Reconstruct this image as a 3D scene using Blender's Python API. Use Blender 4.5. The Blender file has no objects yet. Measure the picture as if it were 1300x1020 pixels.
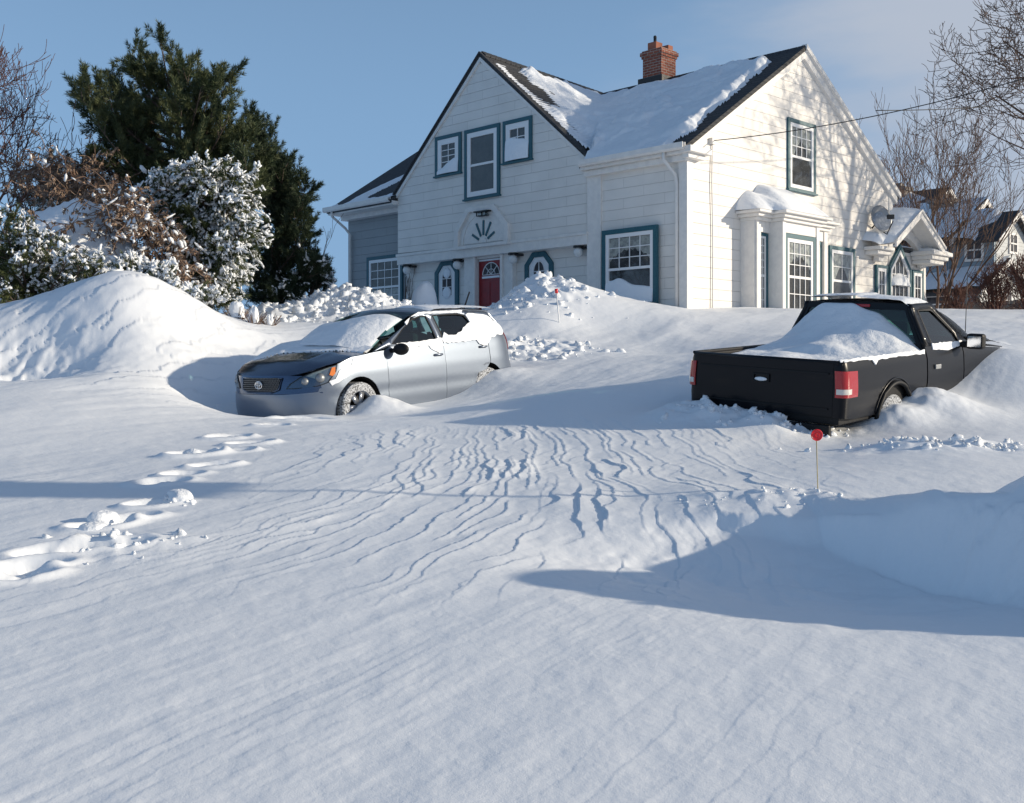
import bpy, bmesh, math, random
import numpy as np
from mathutils import Vector, Matrix
from mathutils.geometry import delaunay_2d_cdt
random.seed(7); RNG = np.random.default_rng(7)
S = bpy.context.scene
# ------------------------------------------------------------------ camera, sky, sun, exposure
F, CX, HY, CAMZ = 1415.0, 650.0, 475.0, 1.5
cam = bpy.data.objects.new('camera', bpy.data.cameras.new('camera')); S.collection.objects.link(cam); S.camera = cam
cam.location = (0, 0, CAMZ); cam.rotation_euler = (math.pi/2, 0, 0)
cam.data.sensor_width = 36; cam.data.lens = F/1300*36; cam.data.shift_y = -(510-HY)/1300
cam.data.clip_start = .05; cam.data.clip_end = 3000
SUN_EL, SUN_AZ = math.radians(16), math.radians(-5)      # azimuth from +X towards +Y
W = bpy.data.worlds.new('World'); S.world = W; W.use_nodes = True
nt = W.node_tree; N = nt.nodes; L = nt.links; bg = N['Background']; bg.inputs[1].default_value = .13
sky = N.new('ShaderNodeTexSky'); sky.sky_type = 'NISHITA'; sky.sun_disc = False
sky.sun_elevation = SUN_EL; sky.sun_rotation = math.pi/2 - SUN_AZ; sky.altitude = 20; sky.air_density = 1.0; sky.dust_density = .6; sky.ozone_density = 1.6
tc = N.new('ShaderNodeTexCoord'); mp = N.new('ShaderNodeMapping'); mp.inputs['Scale'].default_value = (1.3, 1.3, 4.2)
mp.inputs['Rotation'].default_value = (0, .25, .3)
cn = N.new('ShaderNodeTexNoise'); cn.inputs['Scale'].default_value = 1.6; cn.inputs['Detail'].default_value = 7; cn.inputs['Roughness'].default_value = .52
L.new(tc.outputs['Generated'], mp.inputs[0]); L.new(mp.outputs[0], cn.inputs[0])
sx = N.new('ShaderNodeSeparateXYZ'); L.new(tc.outputs['Generated'], sx.inputs[0])
ma = N.new('ShaderNodeMath'); ma.operation = 'MULTIPLY_ADD'; L.new(sx.outputs[0], ma.inputs[0]); ma.inputs[1].default_value = .95; L.new(cn.outputs[0], ma.inputs[2])
cr = N.new('ShaderNodeMapRange'); cr.inputs['From Min'].default_value = .60; cr.inputs['From Max'].default_value = .98; cr.inputs['To Max'].default_value = .97
cr.interpolation_type = 'SMOOTHERSTEP'; L.new(ma.outputs[0], cr.inputs[0])
mx = N.new('ShaderNodeMix'); mx.data_type = 'RGBA'; mx.inputs['B'].default_value = (3.2, 3.6, 4.3, 1)
hz = N.new('ShaderNodeMapRange'); hz.inputs['From Min'].default_value = .62; hz.inputs['From Max'].default_value = -.02; hz.inputs['To Min'].default_value = .0; hz.inputs['To Max'].default_value = .92
hz.interpolation_type = 'SMOOTHSTEP'; L.new(sx.outputs[2], hz.inputs[0])
m0 = N.new('ShaderNodeMix'); m0.data_type = 'RGBA'; m0.inputs['B'].default_value = (1.42, 2.62, 4.5, 1); L.new(hz.outputs[0], m0.inputs['Factor']); L.new(sky.outputs[0], m0.inputs['A'])
lz = N.new('ShaderNodeMapRange'); lz.inputs['From Min'].default_value = .75; lz.inputs['From Max'].default_value = .30; L.new(sx.outputs[2], lz.inputs[0])
ml = N.new('ShaderNodeMath'); ml.operation = 'MULTIPLY'; L.new(cr.outputs[0], ml.inputs[0]); L.new(lz.outputs[0], ml.inputs[1]); L.new(ml.outputs[0], mx.inputs['Factor']); L.new(m0.outputs['Result'], mx.inputs['A']); L.new(mx.outputs['Result'], bg.inputs[0])
sun = bpy.data.objects.new('sun', bpy.data.lights.new('sun', 'SUN')); S.collection.objects.link(sun)
sun.data.energy = 4.0; sun.data.angle = math.radians(.8); sun.data.color = (1, .875, .69)
sdir = Vector((math.cos(SUN_EL)*math.cos(SUN_AZ), math.cos(SUN_EL)*math.sin(SUN_AZ), math.sin(SUN_EL)))
sun.rotation_euler = sdir.to_track_quat('Z', 'Y').to_euler(); sun.location = (30, 0, 30)
S.view_settings.view_transform = 'Standard'; S.view_settings.look = 'None'; S.view_settings.exposure = .15; S.view_settings.gamma = 1
S.view_settings.use_curve_mapping = False

def at(px, py, Y):
    """a measured point of the place: bearing and elevation as seen from the tripod, distance Y in metres"""
    return Vector(((px-CX)/F*Y, Y, CAMZ+(HY-py)/F*Y))

# ------------------------------------------------------------------ noise
def _h(ix, iy, seed):
    n = (ix.astype(np.int64)*374761393 + iy.astype(np.int64)*668265263 + seed*974634777) & 0xffffffff
    n = ((n ^ (n >> 13))*1274126177) & 0xffffffff
    return ((n ^ (n >> 16)) & 0xffff)/65535.0
def vn(x, y, seed=0):
    x = np.asarray(x, float); y = np.asarray(y, float)
    ix = np.floor(x); iy = np.floor(y); fx = x-ix; fy = y-iy
    fx = fx*fx*fx*(fx*(fx*6-15)+10); fy = fy*fy*fy*(fy*(fy*6-15)+10)
    a = _h(ix, iy, seed); b = _h(ix+1, iy, seed); c = _h(ix, iy+1, seed); d = _h(ix+1, iy+1, seed)
    return (a+(b-a)*fx)*(1-fy)+(c+(d-c)*fx)*fy
def fbm(x, y, o=4, seed=0, g=.5):
    s = 0; a = 1; t = 0
    for k in range(o):
        s = s+a*vn(x*2**k+17.3*k, y*2**k-9.1*k, seed+k); t += a; a *= g
    return s/t*2-1
def sstep(a, b, x):
    t = np.clip((x-a)/(b-a), 0, 1); return t*t*(3-2*t)

# ------------------------------------------------------------------ materials
M = {}
def mat(name, col=(.8, .8, .8), rough=.6, metal=0, spec=.5, bump=None, var=None, coat=0, trans=0):
    m = bpy.data.materials.new(name); m.use_nodes = True; n = m.node_tree.nodes; l = m.node_tree.links; p = n['Principled BSDF']
    p.inputs['Base Color'].default_value = (*col, 1); p.inputs['Roughness'].default_value = rough; p.inputs['Metallic'].default_value = metal
    p.inputs['Specular IOR Level'].default_value = spec; p.inputs['Coat Weight'].default_value = coat; p.inputs['Coat Roughness'].default_value = .04
    t = n.new('ShaderNodeTexCoord')
    if var:      # (scale, second colour, detail, lo, hi)
        z = n.new('ShaderNodeTexNoise'); z.inputs['Scale'].default_value = var[0]; z.inputs['Detail'].default_value = 6; z.inputs['Roughness'].default_value = .6
        l.new(t.outputs['Object'], z.inputs[0]); r = n.new('ShaderNodeMapRange'); lo, hi = (var[2], var[3]) if len(var) > 2 else (.4, .6)
        r.inputs['From Min'].default_value = lo; r.inputs['From Max'].default_value = hi; l.new(z.outputs[0], r.inputs[0])
        x = n.new('ShaderNodeMix'); x.data_type = 'RGBA'; x.inputs['A'].default_value = (*col, 1); x.inputs['B'].default_value = (*var[1], 1)
        l.new(r.outputs[0], x.inputs['Factor']); l.new(x.outputs['Result'], p.inputs['Base Color'])
    if bump:     # list of (scale, distance)
        prev = None
        for sc, d in bump:
            z = n.new('ShaderNodeTexNoise'); z.inputs['Scale'].default_value = sc; z.inputs['Detail'].default_value = 5; l.new(t.outputs['Object'], z.inputs[0])
            b = n.new('ShaderNodeBump'); b.inputs['Distance'].default_value = d; b.inputs['Strength'].default_value = 1; l.new(z.outputs[0], b.inputs['Height'])
            if prev: l.new(prev.outputs[0], b.inputs['Normal'])
            prev = b
        l.new(prev.outputs[0], p.inputs['Normal'])
    M[name] = m; return m
mat('snow', (.87, .895, .925), .55, spec=.3, bump=[(9, .02), (70, .004)])
mat('ground_snow', (.87, .895, .925), .5, spec=.3, bump=[(4, .010), (38, .0016), (190, .0008)])
mat('frost', (.80, .83, .88), .6, spec=.3, bump=[(30, .01)], var=(14, (.62, .67, .74)))
mat('teal', (.014, .085, .115), .5, var=(20, (.02, .11, .14)))
mat('white_paint', (.81, .78, .735), .5, var=(6, (.74, .715, .68)))
mat('sash_paint', (.82, .82, .82), .4)
mat('interior', (.045, .045, .05), .9, var=(2.2, (.10, .10, .11)))
mat('curtain', (.55, .55, .52), .9, var=(9, (.30, .30, .30)))
mat('screen_mesh', (.045, .045, .05), .6, var=(3, (.07, .07, .075)))
mat('red_paint', (.30, .014, .02), .45, var=(5, (.24, .012, .018)))
mat('globe_glass', (.75, .75, .73), .25)
mat('dark_metal', (.03, .03, .032), .5, metal=.4)
mat('grey_metal', (.30, .31, .32), .45, metal=.6)
mat('dark_shingle', (.028, .030, .034), .8, bump=[(40, .01)], var=(18, (.05, .052, .056)))
mat('cable', (.02, .02, .02), .6)
mat('bark', (.085, .06, .045), .9, bump=[(25, .02)], var=(12, (.13, .10, .08)))
mat('twig_brown', (.10, .060, .042), .9, var=(3, (.16, .10, .07)))
mat('twig_red', (.13, .06, .045), .9)
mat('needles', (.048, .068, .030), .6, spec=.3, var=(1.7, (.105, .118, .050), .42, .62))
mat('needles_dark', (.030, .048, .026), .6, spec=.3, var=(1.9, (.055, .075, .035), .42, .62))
mat('yew', (.045, .065, .025), .6, spec=.3, var=(2.3, (.11, .125, .045), .42, .62))
mat('dry_leaf', (.17, .10, .065), .8, var=(8, (.30, .22, .16)))
mat('dry_cane', (.30, .21, .15), .8, var=(6, (.17, .10, .07)))
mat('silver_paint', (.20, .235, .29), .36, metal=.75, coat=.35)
mat('sky_tinted_silver', (.075, .105, .165), .16, metal=.9, coat=.4)  # silver paint with its reflection of blue sky put into the base colour
mat('black_paint', (.003, .0035, .006), .30, spec=.20, coat=.10)
mat('black_plastic', (.010, .010, .011), .55, spec=.25)
mat('rubber', (.03, .03, .032), .8, bump=[(60, .005)], var=(48, (.55, .57, .60), .38, .58))
mat('alloy', (.42, .43, .45), .35, metal=.9)
mat('chrome', (.75, .76, .78), .12, metal=1)
mat('seat_cloth', (.05, .05, .055), .9)
mat('dish_crust', (.28, .31, .35), .6, var=(16, (.50, .53, .58), .5, .7))
mat('red_lens', (.40, .006, .012), .18, coat=.6, var=(30, (.40, .010, .014)))
mat('white_lens', (.70, .66, .60), .2, coat=.5)
mat('amber_lens', (.80, .22, .04), .2, coat=.5)
mat('red_reflector', (.75, .008, .010), .25, coat=.6)
mat('cane', (.45, .36, .18), .6)
mat('grey_wall', (.26, .31, .36), .7)
mat('wood_grey', (.20, .16, .13), .85, var=(6, (.28, .24, .20)))
mat('stone_grey', (.20, .18, .17), .9, var=(9, (.30, .28, .26)))
def glass(name, tint=(.75, .85, .83), refl=.10, alpha=None):
    m = bpy.data.materials.new(name); m.use_nodes = True; n = m.node_tree.nodes; l = m.node_tree.links; n.remove(n['Principled BSDF'])
    tr = n.new('ShaderNodeBsdfTransparent'); tr.inputs[0].default_value = (*tint, 1); gl = n.new('ShaderNodeBsdfGlossy'); gl.inputs['Roughness'].default_value = .03
    lw = n.new('ShaderNodeLayerWeight'); lw.inputs[0].default_value = .5; pw = n.new('ShaderNodeMath'); pw.operation = 'POWER'; pw.inputs[1].default_value = 3.5; l.new(lw.outputs['Facing'], pw.inputs[0])
    ad = n.new('ShaderNodeMath'); ad.operation = 'MULTIPLY_ADD'; ad.inputs[1].default_value = .7; ad.inputs[2].default_value = refl; l.new(pw.outputs[0], ad.inputs[0])
    mxs = n.new('ShaderNodeMixShader'); l.new(ad.outputs[0], mxs.inputs[0]); l.new(tr.outputs[0], mxs.inputs[1]); l.new(gl.outputs[0], mxs.inputs[2])
    l.new(mxs.outputs[0], n['Material Output'].inputs[0]); M[name] = m
glass('window_glass', (.85, .88, .88), .06); glass('car_glass', (.30, .52, .50), .06); glass('lamp_glass', (.85, .88, .88), .12)
def siding(name, col, course=.245, run=1.22, rot=0):
    """wide painted siding: every course leans out at its foot; staggered butt joints"""
    m = mat(name, col, .55); n = m.node_tree.nodes; l = m.node_tree.links; p = n['Principled BSDF']
    t = [k for k in n if k.type == 'TEX_COORD'][0]; s = n.new('ShaderNodeSeparateXYZ'); l.new(t.outputs['Object'], s.inputs[0])
    ad = n.new('ShaderNodeMath'); l.new(s.outputs[0], ad.inputs[0]); l.new(s.outputs[1], ad.inputs[1])
    c = n.new('ShaderNodeCombineXYZ'); l.new(ad.outputs[0], c.inputs[0]); l.new(s.outputs[2], c.inputs[1])
    b = n.new('ShaderNodeTexBrick'); b.inputs['Scale'].default_value = 1; b.inputs['Brick Width'].default_value = run; b.inputs['Row Height'].default_value = course
    b.inputs['Mortar Size'].default_value = .0035; b.inputs['Mortar Smooth'].default_value = .3; l.new(c.outputs[0], b.inputs[0])
    b.inputs['Color1'].default_value = (*col, 1); b.inputs['Color2'].default_value = (*[v*.965 for v in col], 1); b.inputs['Mortar'].default_value = (*[v*.80 for v in col], 1)
    z = n.new('ShaderNodeTexNoise'); z.inputs['Scale'].default_value = 1.4; z.inputs['Detail'].default_value = 7; l.new(t.outputs['Object'], z.inputs[0])
    r = n.new('ShaderNodeMapRange'); r.inputs['From Min'].default_value = .35; r.inputs['From Max'].default_value = .7; r.inputs['To Min'].default_value = 1.0; r.inputs['To Max'].default_value = .90; l.new(z.outputs[0], r.inputs[0])
    v = n.new('ShaderNodeVectorMath'); v.operation = 'SCALE'; l.new(b.outputs['Color'], v.inputs[0]); l.new(r.outputs[0], v.inputs['Scale']); l.new(v.outputs[0], p.inputs['Base Color'])
    md = n.new('ShaderNodeMath'); md.operation = 'FLOORED_MODULO'; l.new(s.outputs[2], md.inputs[0]); md.inputs[1].default_value = course
    dv = n.new('ShaderNodeMath'); dv.operation = 'DIVIDE'; l.new(md.outputs[0], dv.inputs[0]); dv.inputs[1].default_value = course
    sb = n.new('ShaderNodeMath'); sb.operation = 'MULTIPLY_ADD'; l.new(dv.outputs[0], sb.inputs[0]); sb.inputs[1].default_value = -1; sb.inputs[2].default_value = 1
    s2 = n.new('ShaderNodeMath'); s2.operation = 'MULTIPLY_ADD'; l.new(b.outputs['Fac'], s2.inputs[0]); s2.inputs[1].default_value = -.5; l.new(sb.outputs[0], s2.inputs[2])
    bp = n.new('ShaderNodeBump'); bp.inputs['Distance'].default_value = .012; l.new(s2.outputs[0], bp.inputs['Height']); l.new(bp.outputs[0], p.inputs['Normal'])
    return m
siding('white_siding', (.83, .79, .735)); siding('grey_siding', (.30, .32, .33)); siding('blue_siding_shaded', (.24, .32, .38), .16, 3.0); siding('blue_siding_sunlit', (.50, .52, .52), .16, 3.0)  # neighbours' sunlit gables and shaded walls: light put into two siding colours
def bricks(name, c1, c2, mortar, w=.21, h=.075):
    m = mat(name, c1, .85); n = m.node_tree.nodes; l = m.node_tree.links; p = n['Principled BSDF']
    t = [k for k in n if k.type == 'TEX_COORD'][0]; s = n.new('ShaderNodeSeparateXYZ'); l.new(t.outputs['Object'], s.inputs[0])
    ad = n.new('ShaderNodeMath'); l.new(s.outputs[0], ad.inputs[0]); l.new(s.outputs[1], ad.inputs[1])
    c = n.new('ShaderNodeCombineXYZ'); l.new(ad.outputs[0], c.inputs[0]); l.new(s.outputs[2], c.inputs[1])
    b = n.new('ShaderNodeTexBrick'); b.inputs['Scale'].default_value = 1; b.inputs['Brick Width'].default_value = w; b.inputs['Row Height'].default_value = h
    b.inputs['Mortar Size'].default_value = .008; l.new(c.outputs[0], b.inputs[0])
    b.inputs['Color1'].default_value = (*c1, 1); b.inputs['Color2'].default_value = (*c2, 1); b.inputs['Mortar'].default_value = (*mortar, 1)
    l.new(b.outputs['Color'], p.inputs['Base Color']); bp = n.new('ShaderNodeBump'); bp.invert = True; bp.inputs['Distance'].default_value = .01
    l.new(b.outputs['Fac'], bp.inputs['Height']); l.new(bp.outputs[0], p.inputs['Normal'])
bricks('brick', (.30, .085, .045), (.20, .055, .035), (.40, .33, .28))
bricks('shingle', (.040, .041, .045), (.060, .058, .056), (.016, .016, .018), .3, .1)

# ------------------------------------------------------------------ mesh helpers
def tag(o, label=None, cat=None, group=None, kind=None):
    if label: o['label'] = label
    if cat: o['category'] = cat
    if group: o['group'] = group
    if kind: o['kind'] = kind
    return o
def empty(name, loc=(0, 0, 0), rot=(0, 0, 0), **k):
    o = bpy.data.objects.new(name, None); S.collection.objects.link(o); o.location = loc; o.rotation_euler = rot; o.empty_display_size = .3
    return tag(o, **k)
def mesh_np(name, V, Fc, m, parent=None, smooth=True, **k):
    V = np.asarray(V, np.float32).reshape(-1, 3); Fc = np.asarray(Fc, np.int32); n = Fc.shape[1]
    me = bpy.data.meshes.new(name); me.vertices.add(len(V)); me.vertices.foreach_set('co', V.ravel())
    me.loops.add(Fc.size); me.loops.foreach_set('vertex_index', Fc.ravel()); me.polygons.add(len(Fc))
    me.polygons.foreach_set('loop_start', np.arange(len(Fc), dtype=np.int32)*n); me.polygons.foreach_set('loop_total', np.full(len(Fc), n, np.int32))
    me.polygons.foreach_set('use_smooth', np.full(len(Fc), smooth)); me.update(calc_edges=True); me.validate()
    me.materials.append(M[m]); o = bpy.data.objects.new(name, me); S.collection.objects.link(o)
    if parent: o.parent = parent
    return tag(o, **k)
def gridfaces(nu, nv):
    i = np.arange(nu-1)[:, None]*nv+np.arange(nv-1)[None]; i = i.ravel()
    return np.c_[i, i+nv, i+nv+1, i+1]
class MB:
    def __init__(s): s.v = []; s.f = []; s.sm = []
    def add(s, vs, fs, smooth=False):
        b = len(s.v); s.v += [tuple(v) for v in vs]; s.f += [tuple(i+b for i in f) for f in fs]; s.sm += [smooth]*len(fs); return s
    def box(s, a, b, mp=None):
        (x0, y0, z0), (x1, y1, z1) = a, b
        vs = [(x, y, z) for z in (z0, z1) for x, y in ((x0, y0), (x1, y0), (x1, y1), (x0, y1))]
        if mp: vs = [mp(*v) for v in vs]
        return s.add(vs, [(3, 2, 1, 0), (4, 5, 6, 7), (0, 1, 5, 4), (1, 2, 6, 5), (2, 3, 7, 6), (3, 0, 4, 7)])
    def prism(s, poly, n0, n1, mp):       # poly in (a, z); extruded between n0 and n1 along the second axis
        k = len(poly); vs = [mp(a, n0, z) for a, z in poly]+[mp(a, n1, z) for a, z in poly]
        return s.add(vs, [tuple(range(k)), tuple(range(2*k-1, k-1, -1))]+[(i, i+k, (i+1) % k+k, (i+1) % k) for i in range(k)])
    def ring(s, outer, inner, n0, n1, mp):  # frame between two polygons of equal count
        k = len(outer); vs = [mp(a, n, z) for n in (n0, n1) for P in (outer, inner) for a, z in P]; f = []
        for i in range(k):
            j = (i+1) % k
            f += [(i, j, k+j, k+i), (2*k+i, 3*k+i, 3*k+j, 2*k+j), (i, 2*k+i, 2*k+j, j), (k+i, k+j, 3*k+j, 3*k+i)]
        return s.add(vs, f)
    def tube(s, pts, r, n=6, cap=True, smooth=True):
        pts = [Vector(p) for p in pts]; rs = r if hasattr(r, '__len__') else [r]*len(pts); vs = []; b = None
        for i, p in enumerate(pts):
            t = (pts[min(i+1, len(pts)-1)]-pts[max(i-1, 0)]).normalized()
            if b is None: b = t.orthogonal().normalized()
            b = (b-t*b.dot(t)).normalized(); c = t.cross(b)
            vs += [p+(b*math.cos(2*math.pi*k/n)+c*math.sin(2*math.pi*k/n))*rs[i] for k in range(n)]
        fs = [(i*n+k, i*n+(k+1) % n, (i+1)*n+(k+1) % n, (i+1)*n+k) for i in range(len(pts)-1) for k in range(n)]
        s.add(vs, fs, smooth)
        if cap: s.add(vs[:n], [tuple(range(n-1, -1, -1))]); s.add(vs[-n:], [tuple(range(n))])
        return s
    def ball(s, c, r, nu=14, nv=9, sc=(1, 1, 1), nz=0):
        vs = []; c = Vector(c)
        for j in range(nv+1):
            th = math.pi*j/nv
            for i in range(nu):
                a = 2*math.pi*i/nu; q = 1+nz*(random.random()-.5) if 0 < j < nv else 1
                vs.append((c.x+r*q*sc[0]*math.sin(th)*math.cos(a), c.y+r*q*sc[1]*math.sin(th)*math.sin(a), c.z+r*q*sc[2]*math.cos(th)))
        return s.add(vs, [(j*nu+i, (j+1)*nu+i, (j+1)*nu+(i+1) % nu, j*nu+(i+1) % nu) for j in range(nv) for i in range(nu)], True)
    def build(s, name, m, parent=None, bevel=0, **k):
        me = bpy.data.meshes.new(name); me.from_pydata(s.v, [], s.f); bm = bmesh.new(); bm.from_mesh(me)
        bmesh.ops.remove_doubles(bm, verts=bm.verts, dist=1e-5)
        bmesh.ops.recalc_face_normals(bm, faces=bm.faces); bm.to_mesh(me); bm.free()
        if all(s.sm): me.polygons.foreach_set('use_smooth', [True]*len(me.polygons))
        elif any(s.sm):
            me.polygons.foreach_set('use_smooth', [len(p.vertices) == 4 for p in me.polygons])
        me.materials.append(M[m]); o = bpy.data.objects.new(name, me); S.collection.objects.link(o)
        if parent: o.parent = parent
        if bevel: b = o.modifiers.new('bevel', 'BEVEL'); b.width = bevel; b.segments = 2; b.limit_method = 'ANGLE'
        return tag(o, **k)

# ------------------------------------------------------------------ ground: one drifted snow sheet
def tps_fit(P, z, lam=.02):
    n = len(P); d2 = ((P[:, None]-P[None])**2).sum(-1)+1e-9; K = .5*d2*np.log(d2)+np.eye(n)*lam
    A = np.zeros((n+3, n+3)); A[:n, :n] = K; Q = np.c_[np.ones(n), P]; A[:n, n:] = Q; A[n:, :n] = Q.T
    return np.linalg.solve(A, np.r_[z, 0, 0, 0])
CP = []
def cp(X, Y, z): CP.append((X, Y, z))
def cpp(px, py, Y): cp((px-CX)/F*Y, Y, (HY-py)/F*Y)
for Y in (-8, -3, 0, 2, 3.6, 5, 7, 9):
    for X in (-9, -5, -2.5, 0, 2.5, 5, 9): 
        if not (Y > 3 and abs(X) > 6): cp(X, Y, -1.48+.0875*max(Y, -1))
for a in [(650, 541, 11), (420, 540, 12), (200, 530, 11.5), (0, 515, 11.5), (-200, 500, 12), (0, 478, 14), (100, 466, 14.6), (215, 486, 14), (180, 354, 17), (100, 358, 17.2), (140, 400, 16), (40, 430, 15.5),
          (0, 388, 17), (-150, 395, 17.5), (-400, 390, 18), (245, 384, 17.6), (285, 402, 18.2), (150, 400, 19.6), (0, 420, 19.8), (250, 432, 16.6), (300, 438, 17.2), (330, 412, 19.2), (395, 408, 20.4), (300, 402, 20),
          (350, 416, 21.6), (420, 414, 22), (440, 373, 24.6), (478, 379, 24.4), (385, 390, 24.2), (330, 397, 24), (500, 395, 23), (540, 400, 22), (450, 405, 29), (350, 408, 29), (250, 408, 28), (100, 400, 27), (-100, 400, 27),
          (700, 500, 13), (620, 478, 16.2), (700, 472, 16), (720, 453, 17.9), (780, 452, 18), (850, 451, 18.2), (800, 480, 15), (640, 420, 20), (610, 400, 21), (585, 402, 21),
          (658, 374, 22.4), (612, 398, 22.5), (630, 390, 22.5), (600, 400, 23.8), (622, 394, 24.2), (600, 402, 25.5), (680, 354, 23.2), (715, 357, 23.3), (755, 367, 23.5), (800, 380, 23.7), (872, 393, 24.5), (940, 393.5, 24.6), (1000, 393, 24.2), (1100, 396, 24.5), (620, 404, 27), (700, 392, 27), (690, 400, 20.6), (760, 418, 20.6),
          (830, 425, 20), (900, 425, 20), (1000, 425, 18.5), (900, 450, 17), (1180, 400, 24), (1240, 401, 24), (1300, 405, 23.5), (1450, 400, 24), (1240, 400, 32), (1450, 395, 32), (1060, 398, 32), (1300, 458, 14), (1270, 428, 17.5), (1300, 425, 18), (1400, 430, 17),
          (1300, 520, 11.5), (1300, 565, 9.5), (1180, 562, 9.6), (1100, 603, 8), (1240, 505, 12), (1450, 500, 12), (820, 530, 11.4)]: cpp(*a)
for a in [(-3.12, 13.71, -.52), (-2.47, 13.2, -.54), (-1.82, 13.8, -.53), (-.81, 15.22, -.30), (-.22, 16.0, -.03), (.3, 16.8, .13), (-.5, 17.6, .2), (-3.9, 14.2, -.5), (-2.87, 15.88, -.25), (-1.93, 17.14, .07), (-1.9, 15.6, -.3), (-1.5, 14.6, -.38), (-2.9, 14.7, -.42),
          (1.86, 11.5, -.53), (3.08, 10.35, -.63), (2.32, 10.8, -.50), (3.82, 11.06, -.50), (4.5, 11.77, -.24), (5.31, 12.63, .04), (6.03, 13.31, .30), (5.83, 14.57, .42), (3.8, 14, .2), (2.32, 12.41, -.2), (3.3, 12.3, -.25), (4.4, 13.2, .02),
          (-12, 33, 1.6), (0, 40, 1.4), (14, 40, 1.2), (-25, 30, 1), (25, 30, 1), (-20, 10, -.3), (20, 10, -.2), (-30, 60, .8), (30, 60, .9), (0, 70, .9), (-18, 20, .6), (18, 20, .7)]: cp(*a)
CPa = np.array(CP); TW = tps_fit(CPa[:, :2], CPa[:, 2])
def tps_exact(x, y):
    r = TW[-3]+TW[-2]*x+TW[-1]*y
    for (cx, cy, _), w in zip(CP, TW):
        d2 = (x-cx)**2+(y-cy)**2+1e-9; r = r+w*.5*d2*np.log(d2)
    return r
_h0 = .25; _ax = np.arange(-36, 36.1, _h0); _ay = np.arange(-10, 76.1, _h0); _T = tps_exact(_ax[:, None]+0*_ay[None], _ay[None]+0*_ax[:, None])
def tps(x, y):
    u = (x+36)/_h0; v = (y+10)/_h0; i = np.clip(np.floor(u).astype(int), 1, len(_ax)-3); j = np.clip(np.floor(v).astype(int), 1, len(_ay)-3); u = u-i; v = v-j
    def wt(t): return (-.5*t+t*t-.5*t**3, 1-2.5*t*t+1.5*t**3, .5*t+2*t*t-1.5*t**3, -.5*t*t+.5*t**3)
    wu = wt(u); wv = wt(v); r = 0
    for a in range(4):
        for b in range(4): r = r+wu[a]*wv[b]*_T[i+a-1, j+b-1]
    return r
FOOT = [(380, 529, 12.6, .30, .08), (345, 541, 11.6, .15, .07), (318, 563, 10, .17, .10), (290, 553, 10.5, .17, .09), (300, 577, 9.5, .13, .08), (272, 593, 8.7, .15, .10), (247, 580, 9.3, .18, .10), (232, 606, 8.3, .13, .08), (205, 614, 8.0, .16, .10), (190, 640, 7.2, .13, .08), (165, 655, 6.8, .14, .09), (128, 664, 6.6, .15, .09), (150, 690, 6.1, .16, .07), (112, 690, 6.1, .12, .07), (75, 697, 6.0, .20, .08), (40, 715, 5.7, .16, .08), (15, 732, 5.5, .16, .08)]
HEAPS = [(1.95, 11.15, .42, .20), (2.45, 10.72, .36, .13), (1.7, 11.4, .3, .14), (3.78, 11.02, .32, .17), (4.25, 11.5, .5, .10), (4.35, 11.5, .35, .08), (-1.66, 13.96, .34, .26), (-.2, 16.15, .5, .10), (-2.35, 13.3, .35, .05), (-6.6, 15.0, 1.0, -.42), (-5.1, 15.9, .8, .12), (-4.3, 14.3, .35, -.10), (1.7, 5.75, .75, -.15), (.75, 6.0, .6, -.09)]
LUMPS = [((435, 385), 24.2, 1.6, 1.2, .15), ((688, 370), 22.6, .85, 1.1, .12), ((655, 440), 18.6, 1.1, .9, .12), ((330, 395), 23.6, 1.5, 1, .12), ((940, 525), 11.1, .75, .35, .09), ((1010, 535), 10.7, .5, .25, .08), ((1160, 568), 9.4, .5, .25, .05), ((1255, 566), 9.3, .4, .25, .05), ((1000, 640), 7.1, .5, .3, .05), ((170, 690), 6.1, .35, .3, .03)]
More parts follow.
